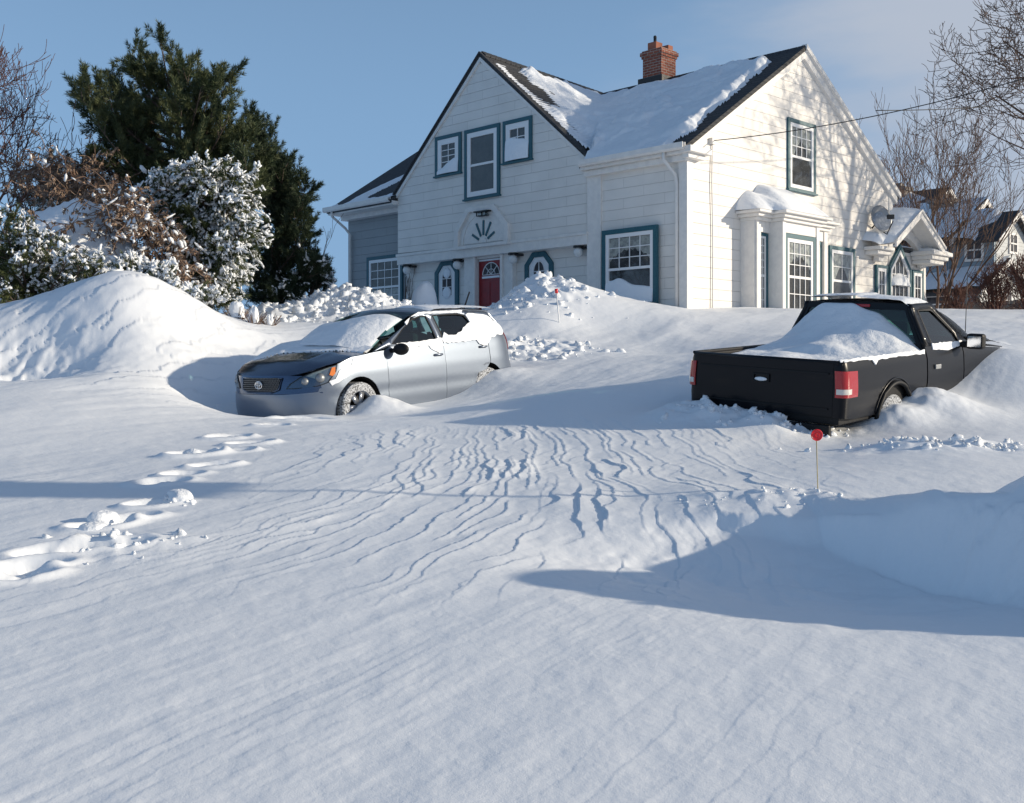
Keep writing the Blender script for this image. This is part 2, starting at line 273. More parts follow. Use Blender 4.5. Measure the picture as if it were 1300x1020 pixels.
def ground(x, y, fine=True):
    x = np.asarray(x, float); y = np.asarray(y, float)
    far = sstep(34, 75, np.hypot(x, y))
    z = tps(np.clip(x, -35, 35), np.clip(y, -9, 75)); z = z*(1-far)+far*.95
    # ploughed bank at the right, and its sloping face towards the road
    bx = [.2, .9, 1.25, 1.8, 2.06, 2.29, 2.5, 3.2, 4, 6, 9]
    yc = np.interp(x, bx, [6.6, 6.75, 6.8, 6.65, 6.25, 5.95, 5.6, 5.25, 5.1, 5.0, 5])+.10*fbm(x*2.2, y*0, 3, 5)
    hb = np.interp(x, bx, [0, .04, .09, .12, .25, .41, .44, .93, 1.0, .95, .8])
    wn = np.interp(x, bx, [.5, .3, .14, .16, .35, .7, .9, 1.1, 1.1, 1.2, 1.2]); wf = np.interp(x, bx, [1, 1.3, 1.5, 1.4, 1.3, 1.2, 1.2, 1.5, 1.8, 2, 2])
    d = y-yc; prof = np.where(d < 0, 1-sstep(0, 1, -d/wn), 1-sstep(0, 1, d/wf)); z = z+hb*prof
    face = hb*sstep(0, .25, -d/wn)*(1-sstep(.8, 1.2, -d/wn)); z = z+face*.30*fbm(x*3.0, y*3.0, 5, 9, .6)
    # broad undulation
    z = z+.05*fbm(x*.55+3, y*.4, 3, 3)*sstep(3, 12, y)
    # long smooth dune ridges, wind from the house side
    al = math.radians(58); q = x*math.sin(al)-y*math.cos(al); r = x*math.cos(al)+y*math.sin(al)
    if fine:
        near = (y > -1) & (y < 34)
        def saw(fq, wob, sd, s2):
            ph = q*fq+wob*fbm(q*.8, r*.28, 3, sd)*2+.5*fbm(q*2.6, r*1.1, 3, sd+7)*s2+.22*fbm(q*7, r*5, 2, sd+11)*s2; fr = ph-np.floor(ph); return 1-fr
        fy = np.where(y < 6.8, y, 6.8+1.6*(1-np.exp(-(y-6.8)/1.6))); wr = sstep(-1.6, 2.0, x)
        qc = x*.90-.53*fy*(1-wr)-.53*6.0*wr+.10*(y-7)*wr
        cen = np.exp(-(((x-.10-(y-7)*.06)/1.85)**2)**1.8)*sstep(4.7, 6.3, y)*(1-sstep(10.0, 12.0, y))
        def strand(fq, sd, w1, w2):
            ph = qc*fq+w1*fbm(x*.9, y*.55, 3, sd)+w2*fbm(x*3.2, y*2.2, 3, sd+5); fr = ph-np.floor(ph); return (1-fr)**1.6, np.floor(ph)
        s1, id1 = strand(4.6, 21, 1.9, .65); g1 = sstep(.38, .62, vn(id1*7.3, y*.75+id1*3.1, 33))*sstep(.25, .5, vn(x*2.1, y*1.4, 36))
        s2, id2 = strand(10.5, 41, 2.8, 1.0); g2_ = sstep(.42, .62, vn(id2*5.1, y*1.1+id2*1.7, 43))
        z = z+near*cen*(.0125*g1*s1*(.6+.8*vn(x*1.3, y*.9, 39))+.0065*g2_*s2)
        lft = sstep(1.9, -.4, x-(y-4)*.22)*(1-sstep(8.0, 11, y)); g2 = sstep(-.10, .45, fbm(q*1.5, r*.22, 3, 51))
        z = z+near*lft*(.0050*g2*saw(5.5, 1.0, 61, 1.2)*(.3+vn(q*1.1, r*.5, 62))+.0012*sstep(-.2, .3, fbm(q, r*.4, 3, 64))*saw(15, 1.0, 63, 1.6)+.006*fbm(q*2.8, r*.30, 4, 66))
        z = z+near*.0024*(.3+.7*lft)*fbm(q*9, r*1.2, 3, 71)
        z = z+near*.016*sstep(9, 13, y)*(1-cen)*fbm(q*2.6, r*.6, 4, 81)
        z = z+near*.0022*fbm(x*9, y*7, 3, 91)+sstep(-2.5, -4.5, x)*sstep(12, 14, y)*(1-sstep(18, 20, y))*(.05*fbm(x*.9+y*.5, y*1.6-x*.8, 4, 95)+.02*saw(1.6, 1.2, 97, 1.0))
    for (px, py, Y, l, dp) in FOOT:
        c = at(px, py, Y); cx, cy = c.x, c.y; u = (x-cx)*.92+(y-cy)*.39; v = -(x-cx)*.39+(y-cy)*.92; m = (np.abs(u) < 3*l) & (np.abs(v) < 2*l)
        e = (u/l)**2+(v/(l*.55))**2; z = z+m*(-dp*np.exp(-e**2.6)*(1+.5*fbm(x*14, y*14, 3, 3))+dp*.26*np.exp(-((np.sqrt(e)-1.4)/.35)**2)*(.4+1.1*vn(x*7, y*7, 77)))
    for (hx, hy, hr, hh) in HEAPS: z = z+hh*np.exp(-((x-hx)**2+(y-hy)**2)/hr**2)*(1+.25*fbm(x*4, y*4, 3, 33))
    for (p, Y, rx, ry, am) in LUMPS:
        c = at(p[0], p[1], Y); e = ((x-c.x)/rx)**2+((y-c.y)/ry)**2; w = np.exp(-e*1.3)
        b = np.abs(fbm(x*2.3, y*2.3, 3, 13, .5)); z = z+am*w*(1.0-2.0*b)+am*.55*w*fbm(x*5, y*5, 3, 15, .6)+am*.5*w*np.maximum(0, fbm(x*4, y*4, 2, 19)-.1)
    # wind scour and hollows round the shrubs and by the pickup's side
    return z+CAMZ
nr, nc = 1250, 1150
yy = np.concatenate([np.linspace(-9, 2.4, 40, endpoint=False), 2.4*np.exp(np.linspace(0, math.log(34/2.4), 1080)), np.exp(np.linspace(math.log(34.3), math.log(1500), nr-1120))])
sN = np.linspace(-1, 1, nc); sN = np.sign(sN)*(np.abs(sN)*.72+.28*np.abs(sN)**5)*.85
GX = (yy[:, None]+14*np.exp(-np.clip(yy, 0, 99)/3)[:, None]*0+1.2+np.clip(-yy, 0, 9)[:, None]*2+6*np.exp(-np.abs(yy-2.4)/3)[:, None]*0)*sN[None]; GY = np.repeat(yy[:, None], nc, 1)
GX = GX+np.sign(sN)[None]*np.clip(np.abs(sN)-.5, 0, 1)[None]*20*(1-sstep(10, 40, GY))
GZ = ground(GX, GY)
gnd = mesh_np('ground', np.stack([GX, GY, GZ], -1), gridfaces(nr, nc)[:, ::-1], 'ground_snow', kind='structure')
def gz(x, y): return float(ground(np.array([x]), np.array([y]))[0])
# ------------------------------------------------------------------ white house (local frame: x = out of the sunlit side wall, y = back along it, z above the door sill)
ZB = .97
HX, HY_, HR = 3.922, 25.0, math.radians(-45.48)
house = empty('white_house', (HX, HY_, CAMZ+ZB), (0, 0, HR), label='white house with teal window trim, red front door and brick chimney, in deep snow', cat='house')
def H(x, y, z): return (x, y, z-ZB)
def fr(y0=0): return lambda a, n, z: (a, y0-n, z-ZB)          # front wall: a to the right, n outward
def sd(x0=0): return lambda a, n, z: (x0+n, a, z-ZB)          # sunlit side wall
def hw(x, y):                                                  # house local -> world xy
    c, s = math.cos(HR), math.sin(HR); return HX+c*x-s*y, HY_+s*x+c*y
R0, R1 = 5.12, 8.23                                            # eave and ridge of the main roof
b = MB(); b.prism([(0, 0.2), (9.7, .2), (9.7, R0), (4.85, R1-.04), (0, R0)], 0, -.25, lambda a, n, z: (n, a, z-ZB)); b.build('side_wall', 'white_siding', house)
b = MB(); b.box(H(-2.98, .05, .2), H(-.25, .3, R0)); b.build('corner_wall', 'white_siding', house)
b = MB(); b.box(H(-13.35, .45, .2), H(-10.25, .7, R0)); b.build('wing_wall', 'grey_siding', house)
b = MB(); b.box(H(-10.3, .3, .2), H(-3.0, .5, 3.2)); b.build('entrance_wall', 'white_siding', house)
b = MB(); b.box(H(-13.34, 9.4, .2), H(-.26, 9.65, R0)); b.prism([(.5, .2), (9.4, .2), (9.4, R0), (4.85, R1-.05), (.5, R0)], -13.35, -13.1, lambda a, n, z: (n, a, z-ZB)); b.build('rear_wall', 'white_siding', house)
# jettied front gable
GX0, GX1, GA = -10.32, -3.0, -6.77
b = MB()
b.prism([(GX0, 3.5), (GX1, 3.42), (GX1, 5.33), (GA, 8.5), (GX0, 5.27)], 0, -.28, fr(0)); gw = b.build('front_gable_wall', 'white_siding', house)
b = MB(); b.prism([(GX0-.02, 3.16), (GX1+.02, 3.16), (GX1+.02, 3.40), (GX0-.02, 3.40)], .02, -.45, fr()); b.box((GX0-.04, -.055, 3.39-ZB), (GX1+.04, .02, 3.47-ZB)); b.build('belt_course', 'white_paint', house, .01)
for bx_ in ((H(-2.99, .0, .2), H(-2.55, .06, R0)), (H(-.2, -.02, .2), H(.022, .2, R0)), (H(-.02, 9.5, .2), H(.022, 9.72, R0))): b = MB(); b.box(*bx_); b.build('corner_board', 'white_paint', house)
# roofs
def slope(name, pts, th, m, par=None):
    v = [Vector(H(*p)) for p in pts]; n = (v[1]-v[0]).cross(v[2]-v[0]).normalized(); n = n if n.z > 0 else -n
    k = len(v); q = MB(); q.add([p for p in v]+[p-n*th for p in v], [tuple(range(k)), tuple(range(2*k-1, k-1, -1))]+[(i, i+k, (i+1) % k+k, (i+1) % k) for i in range(k)])
    return q.build(name, m, par or house)
SL = (R1-R0)/4.85
def rz(y): return R0+min(y, 9.7-y)*SL
def rp(pts): return [(x, y, R0+(y if y < 5 else 9.7-y)*SL+.10) for x, y in pts]
roof = slope('roof', rp([(.12, -.28), (.12, 4.85), (-6.8, 4.85), (-6.8, .06), (-3.02, .06), (-3.02, -.28)]), .10, 'shingle')
slope('roof', rp([(-6.8, .06), (-6.8, 4.85), (-13.5, 4.85), (-13.5, -.30), (-10.34, -.30), (-10.34, .06)]), .10, 'dark_shingle')
slope('roof', rp([(.085, 4.851), (.085, 9.98), (-13.5, 9.98), (-13.5, 4.851)]), .10, 'shingle')
GZ0, GZ1 = 8.60, 8.36
slope('roof', [(GA, -.06, GZ0), (GX1+.10, -.06, 5.33-.02), (GX1+.10, 4.9, 5.33-.02), (GA, 4.9, GZ1)], .09, 'shingle')
slope('roof', [(GA, -.06, GZ0), (GX0-.12, -.06, 5.25), (GX0-.12, 4.9, 5.25), (GA, 4.9, GZ1)], .09, 'dark_shingle')
b = MB()   # ridge caps
for i in range(26):
    y = .02+i*.19; z = GZ0+(GZ1-GZ0)*y/4.9
    b.prism([(GA-.16, z-.12), (GA-.16, z-.08), (GA, z+.05), (GA+.16, z-.08), (GA+.16, z-.12), (GA, z-.02)], -y, -y-.17, fr())
for i in range(30):
    x = .1-i*.23; b.prism([(4.69, R1-.0), (4.85, R1+.13), (5.01, R1-.0), (4.85, R1+.04)], x, x-.21, lambda a, n, z: (n, a, z-ZB))
b.build('ridge_cap', 'dark_shingle', house)
# rake trim: thin dark drip edge over white boards
def board(name, p, q, n0, n1, w, m, mp):
    (a0, z0), (a1, z1) = p, q; q_ = MB(); q_.prism([(a0, z0), (a1, z1), (a1, z1-w), (a0, z0-w)], n0, n1, mp); return q_.build(name, m, house)
board('rake_board', (GX0-.05, 5.24), (GA, 8.52), .05, -.02, .16, 'white_paint', fr()); board('rake_board', (GA, 8.52), (GX1+.05, 5.30), .05, -.02, .16, 'white_paint', fr())
board('drip_edge', (GX0-.14, 5.24), (GA, 8.62), .09, -.02, .05, 'dark_shingle', fr()); board('drip_edge', (GA, 8.62), (GX1+.14, 5.27), .09, -.02, .05, 'dark_shingle', fr())
board('rake_board', (-.15, R0-.02), (4.85, R1+.03), .09, -.02, .24, 'white_paint', sd()); board('rake_board', (4.85, R1+.03), (9.85, R0-.02), .09, -.02, .24, 'white_paint', sd())
board('rake_board', (4.85, R1+.15), (9.95, R0+.04), .16, .0, .12, 'white_paint', sd())
board('rake_snow', (4.9, R1+.17), (9.95, R0+.06), .13, .0, .045, 'snow', sd())
# boxed eaves, gutters, downspouts
b = MB(); b.box(H(-3.0, -.25, R0-.20), H(.14, .06, R0-.08)); b.box(H(-3.0, -.12, R0-.34), H(.06, .06, R0-.20)); b.box(H(.0, -.27, R0-.19), H(.30, .55, R0-.05)); b.box(H(.0, -.18, R0-.30), H(.18, .45, R0-.19)); b.build('eave', 'white_paint', house, .012)
b = MB(); b.box(H(-13.5, -.22, R0-.22), H(-10.3, .46, R0-.10)); b.box(H(-13.4, .2, R0-.36), H(-10.3, .46, R0-.22)); b.build('eave', 'white_paint', house, .012)
def gutter(x0, x1, y, z):
    q = MB(); pts = [(-.11, .06), (-.11, -.05), (-.08, -.09), (0, -.09), (0, .06), (-.015, .06), (-.015, -.07), (-.07, -.07), (-.095, -.04), (-.095, .06)]
    q.prism([(y+a, z+c) for a, c in pts], x0, x1, lambda a, n, z: (n, a, z-ZB)); g = q.build('gutter', 'white_paint', house); return g
gutter(-2.95, .16, -.27, R0-.04)
q = MB(); pts = [(-.11, .06), (-.11, -.05), (0, -.09), (0, .06)]
gutter(-13.6, -10.35, -.24, R0-.05)
def spout(pts):
    q = MB(); q.tube([H(*p) for p in pts], .042, 8); return q.build('downspout', 'white_paint', house)
spout([(-.42, -.3, R0-.12), (-.42, -.3, R0-.3), (-.28, -.06, R0-.62), (-.26, -.03, R0-.8), (-.26, -.03, 1.3)])
spout([(-13.2, -.28, R0-.12), (-13.2, -.28, R0-.28), (-13.15, .2, R0-.62), (-13.15, .37, R0-.8), (-13.15, .37, .9)])
b = MB(); b.tube([H(.03, .93, 5.3), H(.04, .90, 4.4), H(.035, .94, 3.2), H(.04, .92, 1.3)], .016, 6); b.build('conduit', 'white_paint', house)
b = MB(); b.box(H(0, .85, 5.28), H(.09, 1.0, 5.42)); b.build('junction_box', 'white_paint', house)

# windows -----------------------------------------------------------
def window(mp, a0, a1, z0, z1, tr=.10, sash=.09, cols=4, rows=(3, 2), open_low=True, mullions=True, curtain='full', sill_snow=0, meshy=False, bw='teal', proud=.05):
    w = MB(); w.ring([(a0, z0), (a1, z0), (a1, z1), (a0, z1)], [(a0+tr, z0+tr*.5), (a1-tr, z0+tr*.5), (a1-tr, z1-tr), (a0+tr, z1-tr)], -.02, proud, mp)
    w.box((a0-.03, -.02, z0-.04), (a1+.03, proud+.04, z0+.002), mp)
    win = w.build('window', bw, house)
    A0, A1, Z0, Z1 = a0+tr+.004, a1-tr-.004, z0+tr*.5+.004, z1-tr-.004
    s = MB(); s.ring([(A0, Z0), (A1, Z0), (A1, Z1), (A0, Z1)], [(A0+sash, Z0+sash), (A1-sash, Z0+sash), (A1-sash, Z1-sash), (A0+sash, Z1-sash)], -.02, proud-.012, mp)
    B0, B1, Y0, Y1 = A0+sash, A1-sash, Z0+sash, Z1-sash; zm = (Y0+Y1)/2-.02
    if rows[1] is not None: s.box((B0, -.01, zm-.03), (B1, proud-.02, zm+.03), mp)
    s.build('sash', 'sash_paint', win)
    if mullions:
        q = MB(); lo, hi = (zm+.03, Y1) if rows[1] is not None else (Y0, Y1)
        def bars(lo, hi, nr):
            for i in range(1, cols if nr > 1 else 1): x = B0+(B1-B0)*i/cols; q.box((x-.010, .008, lo), (x+.010, .026, hi), mp)
            for j in range(1, nr): z = lo+(hi-lo)*j/nr; q.box((B0, .007, z-.010), (B1, .025, z+.010), mp)
        bars(lo, hi, rows[0])
        if rows[1]: bars(Y0, zm-.03, rows[1])
        if q.v: q.build('muntin', 'sash_paint', win)
    q = MB(); q.box((B0-.02, -.012, Y0-.02), (B1+.02, .002, Y1+.02), mp); q.build('room_backing', 'screen_mesh' if meshy else 'interior', win)
    if curtain:
        q = MB(); n = 28; vs = []; fs = []; top = Y1-.01
        for i in range(n+1):
            a = B0+(B1-B0)*i/n; k = .006+.0025*math.sin(i*2.3)
            g = abs((a-B0)/(B1-B0)-.5)*2
            low = {'full': Y0+.02, 'valance': Y1-(Y1-Y0)*(.20+.18*g*g+.02*math.sin(i*1.7)), 'cafe': Y0+.02, 'swag': Y1-(Y1-Y0)*(.22+.45*g**1.5)}[curtain]; tt = zm-.06 if curtain == 'cafe' else top
            vs += [mp(a, k, low), mp(a, k, tt)]
        fs = [(2*i, 2*i+2, 2*i+3, 2*i+1) for i in range(n)]; q.add(vs, fs, True); q.build('curtain', 'curtain', win)
    q = MB(); q.add([mp(B0-.02, .015, Y0-.02), mp(B1+.02, .015, Y0-.02), mp(B1+.02, .015, Y1+.02), mp(B0-.02, .015, Y1+.02)], [(0, 1, 2, 3)]); q.build('pane', 'window_glass', win)
    if sill_snow:
        h, lean = sill_snow; vs = []; n = 22; m_ = 9
        for i in range(n+1):
            a = A0+(A1-A0)*i/n; e = i/n
            hh = h*(1-lean*e if lean > 0 else 1+lean*(1-e))*(.8+.35*float(vn(e*3.1, a*2.0, 5)))
            for j in range(m_+1):
                th = j/m_*math.pi/2; vs.append(mp(a, .012+.10*math.cos(th)**.8*(.6+.4*math.sin(e*3.14)), Z0-.02+hh*math.sin(th)))
        mesh_np('sill_snow', vs, gridfaces(n+1, m_+1), 'snow', win)
    return win
f0 = fr(0); s0 = sd(0)
window(fr(.45), -12.35, -10.62, 1.75, 3.56, cols=4, rows=(3, 3), curtain='cafe')
window(f0, -8.62, -7.54, 5.50, 6.60, cols=2, rows=(4, None), sash=.15, curtain=None, sill_snow=(.46, -.75))
window(f0, -7.40, -6.02, 4.72, 6.60, cols=2, rows=(1, 1), sash=.13, mullions=False, meshy=True, curtain=None)
window(f0, -5.90, -4.84, 5.50, 6.60, cols=2, rows=(3, None), sash=.15, curtain=None, sill_snow=(.62, .25))
window(fr(-.05), -2.43, -.77, 1.62, 3.42, cols=4, rows=(3, 1), curtain='valance', sill_snow=(.62, .3), tr=.11, proud=.06)
window(s0, 4.15, 5.48, 4.64, 6.43, cols=4, rows=(3, 1), curtain='swag')
window(s0, 6.18, 7.52, 1.65, 3.39, cols=2, rows=(2, 1), curtain='swag')
# door surround, red door, sunburst panel
dm = fr(.3)
b = MB(); b.box((-7.62, 0, .2), (-7.14, .16, 3.2), dm); b.box((-6.12, 0, .2), (-5.72, .16, 3.2), dm); b.box((-7.14, 0, 3.10), (-6.12, .14, 3.2), dm); b.box((-7.2, .16, .2), (-7.12, .22, 3.18), dm); b.box((-6.14, .16, .2), (-6.06, .22, 3.18), dm); b.build('door_surround', 'white_paint', house, .01)
d = MB(); d.box((-7.118, 0, .97), (-6.142, .055, 3.09), dm)
for (a0, a1, z0, z1) in ((-7.0, -6.68, 1.15, 1.75), (-6.58, -6.26, 1.15, 1.75), (-7.0, -6.68, 1.88, 2.48), (-6.58, -6.26, 1.88, 2.48)): d.box((a0, .055, z0), (a1, .068, z1), dm)
door = d.build('front_door', 'red_paint', house, .006)
def arc(c, r, a0, a1, n, sz=1): return [(c[0]+r*math.cos(a0+(a1-a0)*i/n), c[1]+r*sz*math.sin(a0+(a1-a0)*i/n)) for i in range(n+1)]
q = MB(); q.prism(arc((-6.63, 2.66), .33, 0, math.pi, 12), .050, .062, dm); q.build('fanlight', 'interior', door)
q = MB()
for t in (.0, .25, .5, .75, 1): a = math.pi*t; q.tube([dm(-6.63, .068, 2.665), dm(-6.63+.33*math.cos(a), .068, 2.665+.33*math.sin(a))], .012, 5)
q.tube([dm(x, .068, z) for x, z in arc((-6.63, 2.66), .33, 0, math.pi, 12)], .014, 5); q.tube([dm(x, .068, z) for x, z in arc((-6.63, 2.66), .16, 0, math.pi, 8)], .010, 5); q.build('muntin', 'sash_paint', door)
q = MB(); q.ball(dm(-6.22, .09, 2.0), .035, 10, 6); q.build('handle', 'chrome', door)
for bx_ in (((-7.10, .056, 3.04), (-6.17, .075, 3.09)), ((-6.98, .056, 2.57), (-6.3, .08, 2.63))): q = MB(); q.box(*bx_, dm); q.build('blown_snow', 'snow', door, .008)
oct_o = [(-7.76, 3.40), (-7.76, 3.90), (-7.26, 4.50), (-6.20, 4.48), (-5.66, 3.92), (-5.66, 3.40)]; oct_i = [(-7.60, 3.42), (-7.60, 3.86), (-7.17, 4.36), (-6.28, 4.34), (-5.82, 3.86), (-5.82, 3.42)]
b = MB(); b.ring(oct_o, oct_i, -.02, .10, f0); b.prism([(-7.8, 3.38), (-5.62, 3.38), (-5.62, 3.46), (-7.8, 3.46)], 0, .14, f0); sb = b.build('sunburst_frame', 'white_paint', house, .008)
q = MB(); q.prism(oct_i, .004, .018, f0); q.build('sunburst_panel', 'white_paint', sb)
q = MB(); c0 = (-6.66, 3.50); q.ring(arc(c0, .86, 0, math.pi, 20), arc(c0, .80, 0, math.pi, 20), .018, .035, f0); q.prism(arc(c0, .13, 0, math.pi, 8), .018, .04, f0); q.build('sunburst_arch', 'white_paint', sb)
for t in (30, 61, 89, 117, 150):
    a = math.radians(t); dx, dz = math.cos(a), math.sin(a); px, pz = -dz*.030, dx*.030; r0, r1 = .20, (.60 if 40 < t < 140 else .50); q = MB()
    q.prism([(c0[0]+dx*r0+px, c0[1]+dz*r0+pz), (c0[0]+dx*r0-px, c0[1]+dz*r0-pz), (c0[0]+dx*r1-px, c0[1]+dz*r1-pz), (c0[0]+dx*r1+px, c0[1]+dz*r1+pz)], .019, .04, f0); q.build('sunburst_ray', 'teal', sb)
q = MB(); q.box((-6.86, .02, 4.30), (-6.36, .20, 4.335), f0); q.box((-6.80, .03, 4.20), (-6.42, .16, 4.22), f0); [q.box((x, .14, 4.2), (x+.02, .16, 4.31), f0) for x in (-6.8, -6.61, -6.44)]; fl = q.build('porch_light', 'dark_metal', house)
q = MB(); q.box((-6.76, .04, 4.222), (-6.46, .135, 4.30), f0); q.build('lens', 'lamp_glass', fl)
for x in (-10.02, -7.84, -5.66, -3.36):
    q = MB(); y0 = .10; q.tube([H(x, y0, 3.16), H(x, y0, 3.11)], .13, 14, smooth=False); q.box(H(x-.03, y0, 3.08), H(x+.2, .3, 3.12)); lp = q.build('wall_lamp', 'dark_metal', house)
    q = MB(); q.ball(H(x, y0, 3.00), .125, 16, 10); q.build('globe', 'globe_glass', lp)
def octwin(a0, a1, z0, z1, dark):
    k = .31; P = [(a0, z0), (a1, z0), (a1, z1-k*1.0), (a1-k*.9, z1), (a0+k*.9, z1), (a0, z1-k*1.0)]
    def ins(t): k2 = k*.78; return [(a0+t, z0+t), (a1-t, z0+t), (a1-t, z1-t*.3-k2-.06), (a1-t*.6-k2, z1-t), (a0+t*.6+k2, z1-t), (a0+t, z1-t*.3-k2-.06)]
    w = MB(); w.ring(P, ins(.13), -.02, .06, dm); win = w.build('window', 'teal', house)
    q = MB(); q.prism(ins(.134), -.01, .022, dm); q.build('panel', 'sash_paint', win)
    ca, zt = (a0+a1)/2, z1-.22; r = .19; wp = [(ca-r, zt-.75), (ca+r, zt-.75)]+[(ca+r*math.cos(t), zt-.28+.26*math.sin(t)) for t in [math.pi*i/12 for i in range(13)]]
    q = MB(); q.prism(wp, .018, .026, dm); q.build('pane', 'interior', win)
    q = MB()
    for x in (ca,): q.box((x-.012, .026, zt-.75), (x+.012, .04, zt-.03), dm)
    for z in (zt-.28, zt-.52): q.box((ca-r, .025, z-.012), (ca+r, .039, z+.012), dm)
    q.tube([dm(*p) for p in [(a, .03, z) for a, z in wp[2:]]], .014, 5); q.build('muntin', 'sash_paint', win)
    if not dark:
        for (zo, r_) in ((.12, .15), (.68, .17)): q = MB(); q.ball(dm(ca, .03, zt-zo), r_, 10, 7, (1.1, .25, 1)); q.build('sill_snow', 'snow', win)
octwin(-8.97, -7.98, 1.2, 3.17, False); octwin(-5.38, -4.38, 1.2, 3.14, True)
# chimney
cx, cy, cw = -4.56, 4.85, .33
q = MB(); q.box(H(cx-cw, cy-cw, 7.9), H(cx+cw, cy+cw, 8.93)); q.box(H(cx-cw-.03, cy-cw-.03, 8.93), H(cx+cw+.03, cy+cw+.03, 9.0)); q.box(H(cx-cw-.06, cy-cw-.06, 9.0), H(cx+cw+.06, cy+cw+.06, 9.10)); q.box(H(cx-cw-.02, cy-cw-.02, 9.1), H(cx+cw+.02, cy+cw+.02, 9.15)); ch = q.build('chimney', 'brick', house)
q = MB(); q.box(H(cx-cw-.1, cy-cw-.1, 7.9), H(cx+cw+.1, cy+cw+.1, 8.36)); q.build('flashing', 'dark_metal', ch)
mat('clay', (.34, .12, .07), .8)
for (dx, dy, s, h) in ((-.12, -.04, .15, .26), (.20, .12, .11, .14)):
    q = MB(); q.box(H(cx+dx-s, cy+dy-s, 9.15), H(cx+dx+s, cy+dy+s, 9.15+h)); q.build('chimney_pot', 'clay', ch, .01)
q = MB(); q.tube([H(cx-.12, cy-.04, 9.41), H(cx-.12, cy-.04, 9.56)], .045, 8); q.ball(H(cx-.12, cy-.04, 9.58), .05, 8, 6); q.build('flue_cap', 'dark_metal', ch)
# stepped bay window on the sunlit wall
Z1c = 3.62
bay = empty('bay_window', (0, 0, 0)); bay.parent = house
def ib(name, m, boxes, bevel=.008, par=None):
    q = MB()
    for a, c in boxes: q.box(H(*a), H(*c))
    return q.build(name, m, par or bay, bevel)
ib('bay_wall', 'white_paint', [((.0, 2.13, .2), (.45, 2.30, Z1c)), ((.0, 2.30, 3.36), (.42, 5.19, Z1c-.002)), ((.0, 2.305, .2), (.33, 5.185, 3.355)), ((.332, 2.72, .2), (.774, 2.86, Z1c)), ((.332, 4.26, .2), (.774, 4.40, Z1c)), ((.33, 2.862, 3.36), (.75, 4.258, Z1c-.001)), ((.33, 2.862, .2), (.70, 4.258, 3.355)), ((.0, 5.19, .2), (.45, 5.36, Z1c)), ((-.0, 2.10, .2), (.40, 2.13, Z1c))])
ib('cornice', 'white_paint', [((0, 2.08, Z1c), (.50, 5.41, 3.70)), ((0, 2.0, 3.70), (.58, 5.49, 3.78)), ((0, 1.9, 3.78), (.68, 5.59, 3.85)), ((.5, 2.67, Z1c+.001), (.83, 4.45, 3.701)), ((.5, 2.59, 3.701), (.91, 4.53, 3.781)), ((.5, 2.49, 3.781), (1.01, 4.63, 3.851))], .015)
_h_house = house
def bwin(*a, **k):
    w = window(*a, **k); w.parent = bay; return w
bwin(sd(.335), 2.305, 2.70, 1.4, 3.35, tr=.07, sash=.05, cols=2, rows=(5, 3), curtain=None)
bwin(sd(.705), 2.87, 4.25, 1.4, 3.35, tr=.10, sash=.09, cols=4, rows=(3, 2), curtain='valance')
bwin(sd(.335), 4.42, 5.18, 1.4, 3.35, tr=.07, sash=.06, cols=2, rows=(5, 3), curtain=None)
q = MB(); q.box(H(.706, 4.262, 1.4), H(.774, 4.27, 3.3)); 
# snow heaped on the bay
nu, nv = 60, 36; V = []
for i in range(nu):
    y = 1.88+(5.62-1.88)*i/(nu-1)
    out = .69+.33*float(sstep(2.40, 2.62, np.array(y)))*(1-float(sstep(4.5, 4.75, np.array(y))))
    hh = .74*min(1, (max(0, (i/(nu-1)))*4.2)**.55)*min(1, (max(0, 1-i/(nu-1))*2.2)**.7)+.02
    hh *= 1-.26*math.exp(-((y-2.62)/.16)**2)*1 + .0
    for j in range(nv):
        t = j/(nv-1); x = t*out; z = 3.84+hh*(1-t**1.5)**.95+.02*float(fbm(y*3, x*3, 2, 4))*(1-t)
        if j == nv-1: z = 3.845
        V.append(H(x, y, z))
sn = mesh_np('snow_cover', V, gridfaces(nu, nv)[:, ::-1], 'snow', bay)
# side entry: lower rear wing flush with the sunlit wall, gabled hood over its pointed window
por = empty('side_porch', (0, 0, 0)); por.parent = house
def pb(name, m, boxes, bevel=.008): return ib(name, m, boxes, bevel, por)
pb('porch_wall', 'white_siding', [((-3.2, 9.66, .2), (.03, 11.71, 3.52))], 0)
pb('porch_roof', 'dark_shingle', [((-3.3, 9.7, 3.52), (.02, 11.8, 3.60))])
pb('corner_board', 'white_paint', [((-.06, 11.6, .2), (.05, 11.74, 3.4))])
V = []
for i in range(20):
    for j in range(20): V.append(H(-3.3+3.3*i/19, 9.72+2.1*j/19, 3.60+.30*(math.sin(math.pi*(i+.2)/19.4)*math.sin(math.pi*(j+.3)/19.6))**.4))
mesh_np('snow_cover', V, gridfaces(20, 20), 'snow', por)
pm = sd(.032)
for (a0, a1) in ((8.66, 9.33), (10.84, 11.54)):
    w = window(pm, a0, a1, 1.3, 3.05, tr=.08, sash=.09, cols=2, rows=(4, None), curtain=None); w.parent = por
pent = [(9.38, 1.2), (10.72, 1.2), (10.72, 3.02), (10.05, 3.72), (9.38, 3.02)]; pin = [(9.47, 1.26), (10.63, 1.26), (10.63, 2.98), (10.05, 3.58), (9.47, 2.98)]; pin2 = [(9.57, 1.3), (10.53, 1.3), (10.53, 2.94), (10.05, 3.43), (9.57, 2.94)]
q = MB(); q.ring(pent, pin, 0, .07, pm); pw = q.build('window', 'teal', por)
q = MB(); q.ring(pin, pin2, 0, .055, pm); q.box((9.57, 0, 2.52), (10.53, .055, 2.60), pm); q.build('sash', 'sash_paint', pw)
q = MB(); q.prism(pin2, -.004, .006, pm); q.build('room_backing', 'interior', pw)
